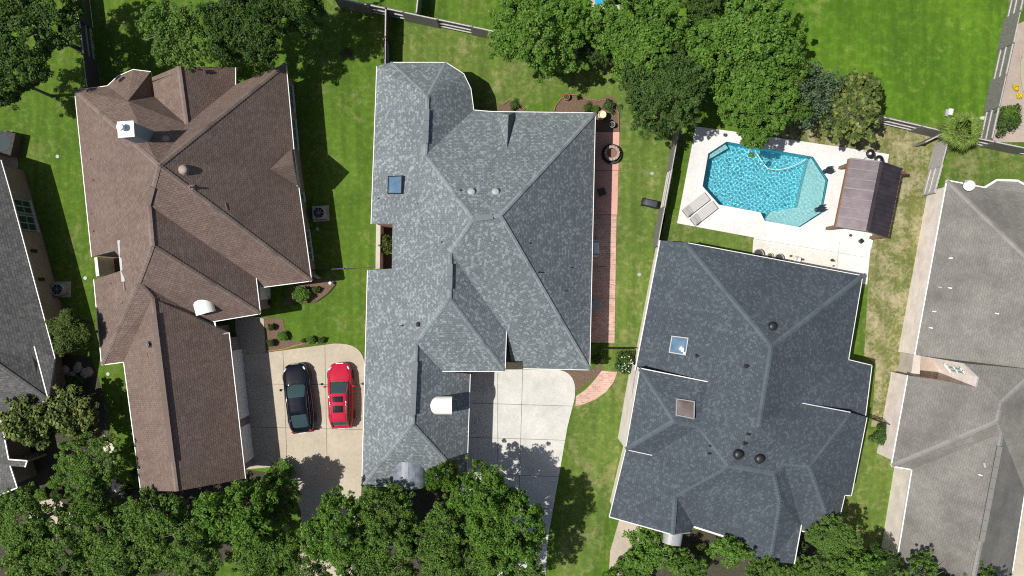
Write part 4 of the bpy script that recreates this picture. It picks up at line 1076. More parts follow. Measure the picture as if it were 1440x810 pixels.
# big back yard fallen mats
# ------------------------------------------------------------------ fences
def fence(label, a, b_, h=1.85, first=0, sec=2.35, mat='wood_grey', bw=.14, name='board_fence', same=False, group='board fences between the yards', z_top_px=True, gap=.001):
    A = P(*a, h); B = P(*b_, h); A.z = B.z = 0
    root = thing(name, label, 'fence', tuple(A), group); d = (B-A); L = d.length; d.normalize(); nrm = Vector((-d.y, d.x, 0))
    ns = max(1, round(L/sec)); Mx = Matrix((d, nrm, Vector((0,0,1)))).transposed(); rr = random.Random(int(a[0]))
    for k in range(ns):
        s0 = L*k/ns; s1 = L*(k+1)/ns; sg = 1 if (k+first) % 2 == 0 or same else -1
        mb = MB(); n = int((s1-s0)/bw)
        for j in range(n):
            c = A+d*(s0+(j+.5)*(s1-s0)/n)+nrm*sg*.055
            hh = h-.05+rr.uniform(-.015,.015); mb.box(c+Vector((0,0,hh/2+.03)), ((s1-s0)/n-gap, .018, hh), Mx)
        mb.build('board_panel', M[mat], root)
        mb = MB()
        for z in (.35, h*.52, h-.12): mb.box(A+d*(s0+s1)/2+Vector((0,0,z)), (s1-s0, .075, .085), Mx)
        mb.build('rail', M['wood_pale'], root)
    for k in range(ns+1):
        mb = MB(); mb.box(A+d*(L*k/ns)+Vector((0,0,h/2)), (.10,.10,h+.06), Mx); mb.build('post', M[mat], root)
    return root
fence('long weathered back fence running from the top edge past the rounded bright trees', (470,-4), (1000,108), first=1)
fence('weathered back fence right of the magnolia with open rail sections', (1010,110), (1345,188), first=1)
fence('fence running right from the palm to the right edge', (1350,189), (1600,240), first=0)
fence('dark fence coming down to the back left corner of the brown roof', (104,-20), (122,124), first=0, mat='wood_dark')
fence('dark fence dropping from the back fence to the grey roof corner', (542,11), (541,92), first=0, mat='wood_dark')
fence('fence stub at the top edge left of the rounded bright tree', (590,-30), (585,18))
fence('fence between the narrow lawn and the pool terrace', (955,183), (925,345), first=1)
fence('fence between the big lawn and the right hand paving', (1446,-30), (1396,195), first=0)
fence('pale side fence from the palm down to the taupe roof corner', (1335,196), (1315,270), first=1, mat='wood_pale')
fence('open wooden gate leaning out beside the palm', (1301,200), (1330,186), sec=3, name='wooden_gate', h=1.5)
def iron(label, a, b_, h=1.2, name='iron_fence'):
    A = P(*a, h); B = P(*b_, h); A.z = B.z = 0; root = thing(name, label, 'fence', tuple(A), 'low dark metal fences'); d = B-A; L = d.length; d.normalize()
    for z in (.15, h*.5, h-.1):
        mb = MB(); mb.beam(A+Vector((0,0,z)), B+Vector((0,0,z)), .04, .04); mb.build('rail', M['dark_metal'], root)
    mb = MB()
    for k in range(int(L/.11)+1): c = A+d*(k*.11); mb.tube([c, c+Vector((0,0,h))], .011, 5)
    mb.build('bars', M['dark_metal'], root)
    for c in (A, A.lerp(B,.5), B): 
        mb = MB(); mb.box(c+Vector((0,0,h/2+.04)), (.07,.07,h+.08)); mb.build('post', M['dark_metal'], root)
iron('low dark metal fence joining the brown house to the grey house', (440,380), (526,375))
iron('low dark gate leaning beside the dense bush of the taupe house', (1218,586), (1259,600), 1.3)
iron('low dark gate between the narrow hedge plant and the blossom hedge', (846,491), (893,491), 1.1)
mb = MB(); mb.beam(P(441,385,.5), P(449,391,.5), .12, .9); tag(mb.build('side_gate', M['grey_metal']), 'small pale gate leaf below the dark metal fence at the brown house', 'gate')

# ------------------------------------------------------------------ cars
def superloft(mb, st, n=28, ex=3.2, cap=True):
    i0 = len(mb.v)
    for (x, hw, z0, z1, *e) in st:
        e = e[0] if e else ex
        for j in range(n):
            a = 2*math.pi*j/n; c, s = math.cos(a), math.sin(a)
            y = hw*abs(c)**(2/e)*(1 if c >= 0 else -1); z = (z0+z1)/2+(z1-z0)/2*abs(s)**(2/e)*(1 if s >= 0 else -1)
            mb.v.append((x, y, z))
    for k in range(len(st)-1):
        for j in range(n):
            a = i0+k*n+j; b_ = i0+k*n+(j+1) % n; mb.f.append((a, a+n, b_+n, b_)); mb.m.append(0)
    if cap:
        mb.f.append(tuple(i0+j for j in range(n))); mb.m.append(0)
        mb.f.append(tuple(i0+(len(st)-1)*n+j for j in range(n-1, -1, -1))); mb.m.append(0)
def paint(name, col, rough=.28):
    m, t, b = nmat(name); b.inputs['Base Color'].default_value = (*col, 1); b.inputs['Roughness'].default_value = rough
    b.inputs['Coat Weight'].default_value = 1; b.inputs['Coat Roughness'].default_value = .03; b.inputs['Metallic'].default_value = 0; b.inputs['Specular IOR Level'].default_value = 0
    n = noise(t, 900, 1); t.links.new(ramp(t, n, [(.3,[c*.85 for c in col]),(.7,[min(1,c*1.15) for c in col])]), b.inputs['Base Color']); return m
M['paint_black'] = paint('black_paint', (.006,.008,.014), .5); M['paint_red'] = paint('red_paint', (.46,.016,.045), .45)
M['black_glass'] = plain('black_glass', (.008,.010,.012), .06, .05, spec=.6); M['car_glass'] = plain('car_glass', (.035,.065,.07), .05, .05, spec=.7); M['chrome'] = plain('chrome', (.7,.7,.7), .18, .02, metal=1)  # car_glass is lightened so its colour carries a sky reflection
M['tyre'] = plain('tyre', (.02,.02,.02), .85, .2); M['lamp_clear'] = plain('lamp_clear', (.75,.75,.75), .12, .05); M['lamp_red'] = plain('lamp_red', (.35,.01,.01), .2, .05)
def car(label, px0, py0, px1, py1, paintm, suv):
    """front at (px0,py0), rear at (px1,py1)"""
    f = P(px0, py0, .5); r_ = P(px1, py1, .5); L = (f-r_).length; c = (f+r_)/2
    root = thing('parked_car', label, 'car', (c.x, c.y, 0), 'cars parked on the tan driveway', rz=math.atan2((f-r_).y, (f-r_).x)); k = L/4.75
    root.scale = (k, k*.98, k)
    root.location.z = .05
    pm = M[paintm]; hh = 1.66 if suv else 1.44
    def bl(mb, name, mat, par=root, smooth=True, sub=0):
        o = mb.build(name, mat, None, smooth=smooth, sub=sub); o.parent = par; return o
    mb = MB(); bz = .96 if suv else .90
    superloft(mb, [(2.38,.30,.34,.56),(2.34,.52,.28,.64),(2.22,.70,.22,.74),(2.0,.82,.18,.83),(1.6,.905,.17,bz-.02),(1.0,.935,.17,bz+.05),(.4,.94,.17,bz+.05),(-.8,.94,.17,bz+.07),(-1.5,.92,.19,bz+.08),(-1.95,.86,.24,bz+.06),(-2.20,.74,.28,bz),(-2.34,.54,.34,bz-.12),(-2.38,.35,.42,bz-.28)], ex=3.6)
    body = bl(mb, 'body', pm, sub=1)
    top = hh; 
    if suv: gs = [(1.12,.70,.88,.94),(.75,.715,.85,1.20),(.35,.70,.85,top-.08),(-.1,.685,.85,top),(-.9,.67,.85,top),(-1.6,.655,.85,top-.07),(-1.95,.64,.85,top-.30),(-2.15,.62,.85,1.0)]
    else: gs = [(1.02,.70,.84,.90),(.65,.71,.82,1.12),(.2,.68,.82,top-.07),(-.25,.66,.82,top),(-.8,.645,.82,top-.02),(-1.35,.64,.82,top-.17),(-1.75,.64,.82,top-.36),(-2.0,.62,.82,.98)]
    mb = MB(); superloft(mb, gs, ex=3.4); gh = bl(mb, 'window', M['car_glass'], sub=1)
    # painted roof skin just above the glass
    x0, x1 = ((.28,-1.78) if suv else (.14,-1.05)); mb = MB(); nx_, ny_ = 16, 10
    gx_ = [g_[0] for g_ in gs][::-1]
    def hz(x, i): return float(np.interp(x, gx_, [g_[i] for g_ in gs][::-1]))
    def pt(u, v): 
        x = x0+(x1-x0)*u; hw = hz(x,1)*.93; y = (v*2-1)*hw; zt = hz(x,3); zb = .85
        z = (zt+zb)/2+(zt-zb)/2*(max(0,1-abs(y/hz(x,1))**3.4))**(1/3.4); return (x, y, z+.014)
    for i in range(nx_):
        for j in range(ny_): mb.face([pt(i/nx_,j/ny_), pt(i/nx_,(j+1)/ny_), pt((i+1)/nx_,(j+1)/ny_), pt((i+1)/nx_,j/ny_)])
    roof = bl(mb, 'roof', pm)
    if roof.data.polygons[0].normal.z < 0: roof.data.flip_normals()
    if suv:
        for (a, b_) in ((.10,.30),(.42,.66)):
            mb = MB(); 
            for i in range(4):
                u0 = a+(b_-a)*i/4; u1 = a+(b_-a)*(i+1)/4
                for j in range(4):
                    v0 = .2+.6*j/4; v1 = .2+.6*(j+1)/4; mb.face([tuple(np.array(pt(*q))+np.array([0,0,.012])) for q in ((u0,v0),(u0,v1),(u1,v1),(u1,v0))])
            bl(mb, 'sunroof', M['black_glass'], roof)
        for v in (.04,.96):
            mb = MB(); mb.tube([tuple(np.array(pt(u, v))+np.array([0,0,.05])) for u in (.12,.3,.5,.7,.9)], .018, 6); bl(mb, 'roof_rail', M['chrome'], roof)
    for sg in (-1,1):
        mb = MB(); mb.tube([(gs[0][0]-.05, sg*.66, .95), (gs[1][0], sg*.665, gs[1][3]-.03), (x0-.02, sg*.60, hz(x0,3)-.01)], .035, 6); bl(mb, 'pillar', pm)
        mb = MB(); mb.tube([(x1+.05, sg*.58, hz(x1,3)-.02), (gs[-2][0], sg*.60, gs[-2][3]+.02), (gs[-1][0]-.02, sg*.6, 1.0)], .05, 6); bl(mb, 'pillar', pm)
        mb = MB(); mb.tube([(.95, sg*.735, bz+.03), (0, sg*.76, bz+.10), (-1.8, sg*.72, bz+.12)], .014, 5); bl(mb, 'window_trim', M['chrome'])
        mb = MB(); mb.lathe([(0,-.10),(.07,-.07),(.09,0),(.07,.07),(0,.1)], (.72, sg*1.06, 1.02), 10, Matrix.Rotation(math.pi/2,3,'X')); mb.tube([(.75,sg*.88,.98),(.73,sg*1.0,1.0)], .025, 5); bl(mb, 'wing_mirror', pm)
        mb = MB(); mb.lathe([(0,-.02),(.14,0),(.12,.05),(0,.07)], (2.02, sg*.66, .775), 14, Matrix.Rotation(sg*R_(-35),3,'Z') @ Matrix.Rotation(R_(30),3,'Y') @ Matrix.Diagonal((1.25,.45,.7))); bl(mb, 'headlight', M['lamp_clear'])
        mb = MB(); mb.lathe([(0,-.02),(.13,0),(.11,.05),(0,.07)], (-2.20, sg*.62, .86), 12, Matrix.Rotation(R_(-70),3,'Y')); bl(mb, 'taillight', M['lamp_red'])
        for xw in (1.45,-1.42):
            mb = MB(); Mx = Matrix.Rotation(math.pi/2,3,'X'); mb.lathe([(.20,-.11),(.33,-.10),(.345,0),(.33,.10),(.20,.11)], (xw, sg*.84, .345), 22, Mx); wh = bl(mb, 'wheel', M['tyre'])
            mb = MB(); mb.lathe([(.0,-.105),(.21,-.108),(.21,.108),(0,.105)], (xw, sg*.84, .345), 16, Mx); bl(mb, 'rim', M['chrome'], wh)
    mb = MB(); zt = lambda x: float(np.interp(x, [1.0,1.6,2.0,2.22], [bz+.05,bz-.02,.83,.74]))+.004
    mb.tube([(1.12,-.80,bz-.01),(1.16,-.5,bz+.045),(1.18,0,bz+.05),(1.16,.5,bz+.045),(1.12,.80,bz-.01)], .011, 5); 
    for sg in (-1,1): mb.tube([(1.15,sg*.74,bz+.02),(1.6,sg*.68,zt(1.6)-.02),(2.05,sg*.52,zt(2.05)-.02)], .008, 4)
    bl(mb, 'bonnet_seam', M['dark_metal'])
    mb = MB(); mb.lathe([(.05,0),(.05,.02),(0,.025)], (x1+.12,0,hz(x1+.12,3)), 8); bl(mb, 'aerial', pm)
    mb = MB(); mb.box((2.33,0,.62), (.09,.55,.08)); bl(mb, 'grille', M['chrome'] if suv else M['dark_metal'], root, False)
    mb = MB(); mb.box((-2.37,0,.66), (.03,.5,.12)); bl(mb, 'number_plate', M['white'], root, False)
    mb = MB(); mb.tube([(1.05,-.45,.99),(.95,.1,1.03)], .012, 4); mb.tube([(1.05,.05,.99),(.95,.55,1.03)], .012, 4); bl(mb, 'wiper', M['dark_metal'])
    mb = MB(); mb.box((-2.33,0,.45), (.12,1.5,.14)); bl(mb, 'rear_bumper', M['dark_metal'] if suv else pm, root, False)
    return root
car('glossy black sedan parked nearer the brown garage', 415, 511, 427, 608, 'paint_black', False)
car('bright red estate car with two dark roof windows', 478, 510, 481, 602, 'paint_red', True)

# ------------------------------------------------------------------ pavilion by the pool
zE = 2.6; zR = 3.3
pv = thing('pavilion', 'metal roofed timber pavilion at the end of the pool terrace', 'pavilion', P(1205,272))
e0, e1 = P(1195.5,223,zE), P(1176,318,zE); r0, r1 = P(1239.5,228,zR), P(1220,325,zR); f0, f1 = P(1268.5,238,zE), P(1249,334,zE)
m, t, b = nmat('ribbed_metal'); b.inputs['Base Color'].default_value = (.17,.125,.135,1); b.inputs['Metallic'].default_value = .6; b.inputs['Roughness'].default_value = .40
n_ = noise(t, 1.5, 5); t.links.new(ramp(t, n_, [(.3,(.060,.048,.056)),(.7,(.100,.083,.092))]), b.inputs['Base Color']); M['ribbed'] = m
M['rib_highlight'] = plain('rib_highlight', (.17,.145,.152), .5, .15)  # paler rib colour, paints the sun highlights onto the west slope
M['dark_ribbed'] = plain('dark_ribbed', (.05,.045,.055), .45, .1)
def ribbed(a, b_, c, d, mat, sun_ribs=True):
    """a-b eave, d-c ridge"""
    mb = MB(); n = (b_-a).cross(d-a).normalized(); n = -n if n.z < 0 else n
    mb.face([a,b_,c,d]); mb.face([q-n*.05 for q in (d,c,b_,a)])
    for p, q in ((a,b_),(b_,c),(c,d),(d,a)): mb.face([p-n*.05,q-n*.05,q,p])
    o = mb.build('roof_panel', M[mat], pv); L = (b_-a).length; k = int(L/.30)
    rb = MB()
    for i in range(k+1):
        u = i/k; rb.beam(a.lerp(b_,u)+n*.012, d.lerp(c,u)+n*.02, .06 if i%3 else .10, .09, mi=1 if (i%2 == 0 and sun_ribs) else 0)
    rb.build('rib', [M[mat], M['rib_highlight']], o)
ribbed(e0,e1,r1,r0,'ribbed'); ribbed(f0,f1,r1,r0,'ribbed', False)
mb = MB(); mb.beam(r0+Vector((0,0,.04)), r1+Vector((0,0,.04)), .22, .05); mb.build('ridge_cap', M['ribbed'], pv)
for a in ((e0,r0),(e1,r1),(f0,r0),(f1,r1)): mb = MB(); mb.beam(a[0]-Vector((0,0,.14)), a[1]-Vector((0,0,.14)), .06, .18); mb.build('rafter', M['wood_brown'], pv)
for a, b_ in ((e0,e1),(f0,f1)): mb = MB(); mb.beam(a-Vector((0,0,.18)), b_-Vector((0,0,.18)), .12, .22); mb.build('beam', M['wood_brown'], pv)
for (x, y) in ((1180.5,236.5),(1162.5,321.5),(1252,249),(1224,334.5)):
    c = P(x, y, 0); mb = MB(); mb.box((c.x,c.y,1.25), (.2,.2,2.4), Matrix.Rotation(R_(-11),3,'Z')); mb.build('post', M['wood_brown'], pv)
# ------------------------------------------------------------------ terrace and yard things
def lounger(px, py, lab, ang):
    c = P(px, py, .3); t_ = thing('sun_lounger', lab, 'sun lounger', (c.x, c.y, .06), 'two sun loungers by the pool', rz=ang)
    M.setdefault('sling', plain('grey_sling', (.44,.43,.41), .7, .06)); M.setdefault('alu', plain('white_frame', (.68,.68,.67), .35, .05))
    def bl(mb, n, m_): o = mb.build(n, M[m_]); o.parent = t_; return o
    mb = MB(); mb.box((.28,0,.33), (1.30,.58,.02)); bl(mb, 'seat', 'sling')
    mb = MB(); Mx = Matrix.Rotation(R_(22),3,'Y'); mb.box((-.68,0,.46), (.68,.58,.02), Mx); bl(mb, 'backrest', 'sling')
    mb = MB(); mb.box((-.80,0,.545), (.22,.44,.05), Mx); bl(mb, 'pillow', 'sling')
    mb = MB()
    for s in (-.31,.31): mb.tube([(-1.02,s,.3),(.95,s,.3)], .022, 6)
    for x in (-1.02,.95,0): mb.tube([(x,-.31,.3),(x,.31,.3)], .02, 6)
    bl(mb, 'frame', 'alu')
    for x in (-.85,.8):
        for s in (-.3,.3): mb = MB(); mb.tube([(x,s,0),(x,s,.3)], .02, 6); bl(mb, 'leg', 'alu')
lounger(978,288,'sun lounger nearer the fence, its head beside the grass strip', R_(38)); lounger(989,300,'sun lounger nearer the house, lower of the two grey ones', R_(38))
M['bronze'] = plain('bronze', (.035,.055,.075), .35, .2, metal=.3)
def heron(px, py, lab):
    c = P(px, py, .5); t_ = thing('heron_statue', lab, 'statue', (c.x, c.y, .06), 'two bird statues at the shallow end', rz=R_(18))
    def bl(mb, n): o = mb.build(n, M['bronze'], smooth=True); o.parent = t_; return o
    mb = MB(); superloft(mb, [(-.42,.01,.55,.57,2),(-.36,.05,.52,.60,2),(-.2,.11,.48,.66,2),(0,.13,.47,.70,2),(.15,.11,.5,.72,2),(.28,.05,.58,.74,2),(.32,.03,.62,.74,2)], 14); bl(mb, 'body')
    mb = MB(); mb.tube([(.26,0,.66),(.36,0,.82),(.30,0,.98),(.40,0,1.10),(.50,0,1.12)], [.045,.03,.025,.03,.03], 8); bl(mb, 'neck')
    mb = MB(); mb.tube([(.48,0,1.12),(.74,0,1.06)], [.025,.004], 6); bl(mb, 'beak')
    for s in (-.13,.13):
        mb = MB(); mb.face([(.2,s*.8,.66),(-.05,s*1.9,.64),(-.55,s*1.3,.5),(-.2,s*.7,.6)]); mb.face([(.2,s*.8,.64),(-.2,s*.7,.58),(-.55,s*1.3,.48),(-.05,s*1.9,.62)]); bl(mb, 'wing')
        mb = MB(); mb.tube([(0,s*.4,.5),(.03,s*.4,.25),(0,s*.4,0)], .014, 6); bl(mb, 'leg')
    mb = MB(); mb.lathe([(.16,-.01),(.16,.03),(0,.035)], (0,0,0), 14); bl(mb, 'base')
    t_.rotation_euler.z = R_(198)
heron(1163,240,'dark bird statue at the upper corner of the shallow ledge'); heron(1152,294,'dark bird statue at the lower corner of the shallow ledge')
def grill(px, py, lab, name='kettle_grill', r=.30):
    c = P(px, py, .8); t_ = thing(name, lab, 'grill', (c.x, c.y, .06), 'round black grills beside the pavilion')
    def bl(mb, n, m_='dark_metal'): o = mb.build(n, M[m_], smooth=True); o.parent = t_; return o
    mb = MB(); mb.lathe([(0,.50),(.18,.53),(r-.03,.66),(r,.78),(r-.02,.78),(r-.1,.66),(0,.6)], (0,0,0), 24); bl(mb, 'bowl')
    mb = MB(); mb.lathe([(r-.03,.775),(r-.03,.785),(.0,.785)], (0,0,0), 24); bl(mb, 'grate')
    mb = MB(); mb.lathe([(.0,.80),(.09,.80),(.09,.84),(0,.86)], (-.03,0,0), 12); bl(mb, 'glint_disc', 'white')  # white disc standing in for the silvery reflection on the grill
    for k in range(3):
        a = k*2.09; mb = MB(); mb.tube([(math.cos(a)*.15,math.sin(a)*.15,.55),(math.cos(a)*.30,math.sin(a)*.30,0)], .014, 6); bl(mb, 'leg', 'grey_metal')
grill(1224,216,'round black grill on the terrace just above the pavilion roof'); grill(1236,225,'round black grill half hidden under the pavilion roof edge', r=.32)
# fire pit, planters
c = P(860,216,.3); t_ = thing('fire_pit', 'round stone fire pit on the red paving beside the grey house', 'fire pit', (c.x,c.y,.05))
def blp(par, mb, n, m_, smooth=False): o = mb.build(n, M[m_], smooth=smooth); o.parent = par; return o
M['stone'] = plain('pit_stone', (.34,.27,.21), .9, .35, scale=5); M['stone_dark'] = plain('dark_stone', (.05,.045,.042), .9, .4, scale=6)
M['terracotta'] = plain('terracotta', (.35,.15,.07), .8, .2); M['cream'] = plain('cream_glaze', (.62,.58,.38), .4, .08); M['ash'] = plain('ash', (.22,.12,.09), .95, .4, scale=10)
mb = MB()
for k in range(14):
    a = 2*math.pi*k/14; Mx = Matrix.Rotation(a,3,'Z')
    for z in (.1,.3,.5): mb.box((math.cos(a+z)*.42, math.sin(a+z)*.42, z), (.18,.17,.185), Matrix.Rotation(a+z,3,'Z'))
blp(t_, mb, 'stone_ring', 'stone'); mb = MB(); mb.lathe([(.35,0),(.33,.25),(0,.27)], (0,0,0), 16); blp(t_, mb, 'ash_bed', 'ash')
mb = MB(); mb.lathe([(.56,.0),(.66,.0),(.68,.28),(.64,.31),(.60,.30),(.57,.05)], (0,-.02,0), 28); blp(t_, mb, 'outer_rim', 'stone_dark')
def pot(px, py, lab, r, h, mat, soil='mulch_dark', plant=None, z=.02):
    c = P(px, py, h); t_ = thing('planter_pot', lab, 'pot', (c.x,c.y,z))
    mb = MB(); mb.lathe([(r*.7,0),(r*.95,h*.6),(r,h),(r*.86,h),(r*.84,h*.85)], (0,0,0), 22); blp(t_, mb, 'pot', mat, True)
    mb = MB(); mb.lathe([(r*.86,h*.85),(0,h*.88)], (0,0,0), 18); blp(t_, mb, 'soil', soil)
    return t_
pot(797,136,'small terracotta pot at the upper edge of the back flower bed', .22, .35, 'terracotta')
pot(847,161,'cream round planter at the back corner of the grey roof', .27, .9, 'cream', 'cream')
pot(861,175,'grey metal pot just above the red paving', .20, .5, 'grey_metal')
pot(1067,357,'round grey pot against the slate house wall, leftmost', .34, .5, 'grey_metal'); pot(1083,360,'square ish pale pot second from the left at the slate house', .22, .3, 'cream', 'mulch')
pot(1096,363,'dark rimmed grey pot third from the left at the slate house', .30, .45, 'grey_metal')
for x, y, l, r in ((1112,360,'small brown pot near the cream terrace strip, upper',.08),(1106,367,'small dark pot beside the dark rimmed grey one',.09),(1129,365,'small pot right of the terrace chair',.07),(1170,366,'small dark pot alone on the white terrace',.10),(1173,367,'tiny pot touching the lone dark pot',.05),(1172,374,'tiny pot below the lone dark pot',.05),(1196,331,'small round valve pot beside the equipment pad',.09)):
    pot(x, y, l, r, .18, 'terracotta' if x < 1115 else 'stone_dark', z=.06)
# terrace chair
c = P(1121,366,.4); t_ = thing('metal_chair', 'thin framed pale chair on the cream terrace strip', 'chair', (c.x,c.y,.06), rz=R_(-10))
mb = MB(); mb.box((0,0,.42), (.42,.40,.02)); blp(t_, mb, 'seat', 'deck_cream'); mb = MB(); mb.tube([(-.2,-.2,.42),(-.22,-.2,.8),(-.22,.2,.8),(-.2,.2,.42)], .015, 5); blp(t_, mb, 'backrest', 'grey_metal')
for a in (-.18,.18):
    for b2 in (-.18,.18): mb = MB(); mb.tube([(a,b2,0),(a,b2,.42)], .012, 5); blp(t_, mb, 'leg', 'grey_metal')
mb = MB(); mb.box(P(1211,339,.22)+Vector((0,0,0)), (.26,.26,.24), Matrix.Rotation(R_(40),3,'Z')); o = tag(mb.build('valve_box', M['dark_metal'], bevel=.02), 'dark diamond shaped box on the white equipment pad', 'box')
mb = MB(); mb.box((0,0,0),(.1,.1,.05)); 
# wheeled bin lying in the grass
c = P(914,286,.25); t_ = thing('plastic_bin', 'black rounded plastic bin lying flat in the narrow lawn', 'bin', (c.x,c.y,0), rz=R_(-14))
mb = MB(); superloft(mb, [(-.55,.20,.04,.40),(-.52,.24,.02,.46),(-.1,.26,.02,.50),(.48,.27,.02,.54),(.52,.25,.04,.52)], 24, 5); blp(t_, mb, 'body', 'dark_metal', True)
M['bin_lid'] = plain('bin_lid', (.035,.042,.06), .5, .08)
mb = MB(); superloft(mb, [(-.40,.17,.46,.515),(-.36,.19,.46,.525),(.40,.21,.5,.565),(.44,.19,.5,.555)], 20, 5); blp(t_, mb, 'side_panel', 'bin_lid', True)
mb = MB(); mb.tube([(-.57,-.2,.36),(-.62,0,.40),(-.57,.2,.36)], .02, 6); blp(t_, mb, 'handle', 'bin_lid')
for s in (-.25,.25): mb = MB(); mb.lathe([(0,-.03),(.1,-.03),(.1,.03),(0,.03)], (-.48,s,.12), 12, Matrix.Rotation(math.pi/2,3,'X')); blp(t_, mb, 'wheel', 'tyre')
# air conditioners
def ac(px, py, lab, s_=.78, rnd=False, ang=0, z=0, pad=True):
    c = P(px, py, .75); t_ = thing('air_conditioner', lab, 'air conditioner', (c.x,c.y,z), 'outdoor cooling units', rz=ang)
    if pad: mb = MB(); mb.box((0,0,.04),(s_*1.3,s_*1.25,.08)); blp(t_, mb, 'pad', 'concrete_tan')
    mb = MB(); 
    if rnd: mb.lathe([(s_*.52,.08),(s_*.52,.72),(s_*.50,.76),(s_*.40,.76),(s_*.39,.70)], (0,0,0), 22)
    else:
        mb.box((0,0,.40),(s_,s_,.64)); mb.lathe([(s_*.5,.72),(s_*.49,.76),(s_*.41,.76),(s_*.40,.70)], (0,0,0), 24)
    blp(t_, mb, 'housing', 'grey_metal')
    mb = MB(); mb.lathe([(s_*.40,.724),(0,.724)], (0,0,0), 18); blp(t_, mb, 'fan_well', 'dark_metal')
    mb = MB()
    for k in range(4): mb.box((math.cos(k*1.571)*s_*.18, math.sin(k*1.571)*s_*.18, .735),(s_*.3,.10,.012), Matrix.Rotation(k*1.571,3,'Z'))
    blp(t_, mb, 'fan', 'bin_lid')
    mb = MB()
    for k in range(1,5): 
        rr_ = s_*.1*k; mb.tube([(math.cos(q*.5236)*rr_, math.sin(q*.5236)*rr_, .765) for q in range(13)], .006, 4, cap=False)
    for k in range(4): mb.tube([(math.cos(k*.785)*s_*.42, math.sin(k*.785)*s_*.42,.77),(-math.cos(k*.785)*s_*.42,-math.sin(k*.785)*s_*.42,.77)], .007, 4)
    blp(t_, mb, 'grille', 'grey_metal')
ac(448,299,'square cooling unit in the shade beside the brown house', .85, False, R_(3)); ac(80,407,'rounded grey cooling unit beside the charcoal house', .85, True)
c = P(838,349,1.0); mb = MB(); mb.box((c.x,c.y,.55),(.42,1.05,1.0)); mb.box((c.x,c.y,1.08),(.30,.9,.06)); t_ = tag(mb.build('storage_cabinet', M['white']), 'white cabinet peeking out from the eave of the grey house', 'cabinet')
mb = MB(); mb.box((c.x,c.y+.42,1.12),(.5,.1,.05)); mb.box((c.x,c.y-.42,1.12),(.5,.1,.05)); o = mb.build('cabinet_rail', M['grey_metal']); o.parent = t_
c = P(838,430,.7); t_ = thing('round_tub', 'dark round tub with a grey rim in the shade of the grey house', 'tub', (c.x,c.y,.05))
mb = MB(); mb.lathe([(.30,0),(.38,.6),(.36,.6),(.30,.3)], (0,0,0), 22); blp(t_, mb, 'tub', 'stone_dark', True); mb = MB(); mb.lathe([(.38,.6),(.44,.62),(.44,.66),(.36,.66)], (0,0,0), 22); blp(t_, mb, 'rim', 'grey_metal', True)
mb = MB(); mb.lathe([(.30,.3),(0,.32)], (0,0,0), 16); blp(t_, mb, 'water', 'glass')
c = P(846,270,.4); t_ = thing('patio_chair', 'dark chair in shade on the red paving below the fire pit', 'chair', (c.x,c.y,.05), rz=R_(20))
mb = MB(); mb.box((0,0,.42),(.5,.5,.05)); blp(t_, mb, 'seat', 'dark_metal'); mb = MB(); mb.box((-.24,0,.7),(.05,.5,.5)); blp(t_, mb, 'backrest', 'dark_metal')
for a in (-.2,.2):
    for b2 in (-.2,.2): mb = MB(); mb.tube([(a,b2,0),(a,b2,.42)], .02, 6); blp(t_, mb, 'leg', 'dark_metal')
# satellite dish on the taupe roof (bolted on, moves with the house)
q = h5.at(1354,262)[0]; mb = MB(); cd_ = P(1363,260.5,4.1); Mx = Matrix.Rotation(R_(28),3,'X') @ Matrix.Rotation(R_(-22),3,'Y')
mb.lathe([(0,-.03),(.17,-.02),(.28,.03),(.34,.07),(.34,.085),(.28,.045),(.17,.0),(0,-.01)], cd_, 26, Mx); o = mb.build('satellite_dish', M['white'], h5.root, smooth=True)
mb = MB(); mb.tube([q, q+Vector((0,0,.5)), cd_-Vector((0,0,.05))], .03, 6); mb.tube([cd_+Mx@Vector((-.4,0,.06)), cd_+Vector((-.42,.2,.35))], .015, 5); mb.box(cd_+Vector((-.42,.22,.38)), (.16,.12,.1)); mb.build('dish_arm', M['grey_metal'], o)
# lamp by the mulch bed, valve covers, mats, stones
c = P(464,398,.5); t_ = thing('garden_lamp', 'small pale garden lamp at the tip of the mulch bed', 'lamp', (c.x,c.y,0)); mb = MB(); mb.tube([(0,0,0),(0,0,.42)], .02, 6); blp(t_, mb, 'pole', 'dark_metal')
mb = MB(); mb.lathe([(.06,.40),(.11,.44),(.10,.52),(0,.56)], (0,0,0), 14); blp(t_, mb, 'lamp_shade', 'white')
for x, y, l in ((81,220,'pale round valve cover in the grass beside the brown roof upper left'),(120,391,'pale round cover in the grass below the courtyard notch'),(917,244,'faint round cover in the narrow lawn above the black bin'),(899,386,'round cover in the narrow lawn beside the slate roof'),(152,526,'small pale cover in grass under the left step of the brown roof'),(446,322,'pale ball like cover below the square cooling unit')):
    c = P(x, y); mb = MB(); mb.lathe([(.13,-.01),(.13,.02),(.11,.035),(0,.04)], (c.x,c.y,0), 16); tag(mb.build('valve_cover', M['pale_vent']), l, 'cover', 'round covers set in the lawns')
mb = MB(); mb.box(P(1336.5,157.5,.2),(.28,.42,.25),Matrix.Rotation(R_(-8),3,'Z')); t_ = tag(mb.build('utility_box', M['white'], bevel=.03), 'small white utility box in the big lawn above the palm', 'box')
mb = MB(); mb.box(P(1331,159,.1),(.2,.46,.2),Matrix.Rotation(R_(-8),3,'Z')); tag(mb.build('utility_box', M['grey_metal'], bevel=.02), 'low grey box left of the small white utility box', 'box')
c = P(1383,166,.1); mb = MB(); mb.lathe([(.28,0),(.3,.08),(.26,.13),(0,.15)], (c.x,c.y,0), 16, None, 0, 1.0, .42); tag(mb.build('flat_stone', M['concrete_pale']), 'flat pale oval stone in the big lawn right of the palm', 'stone')
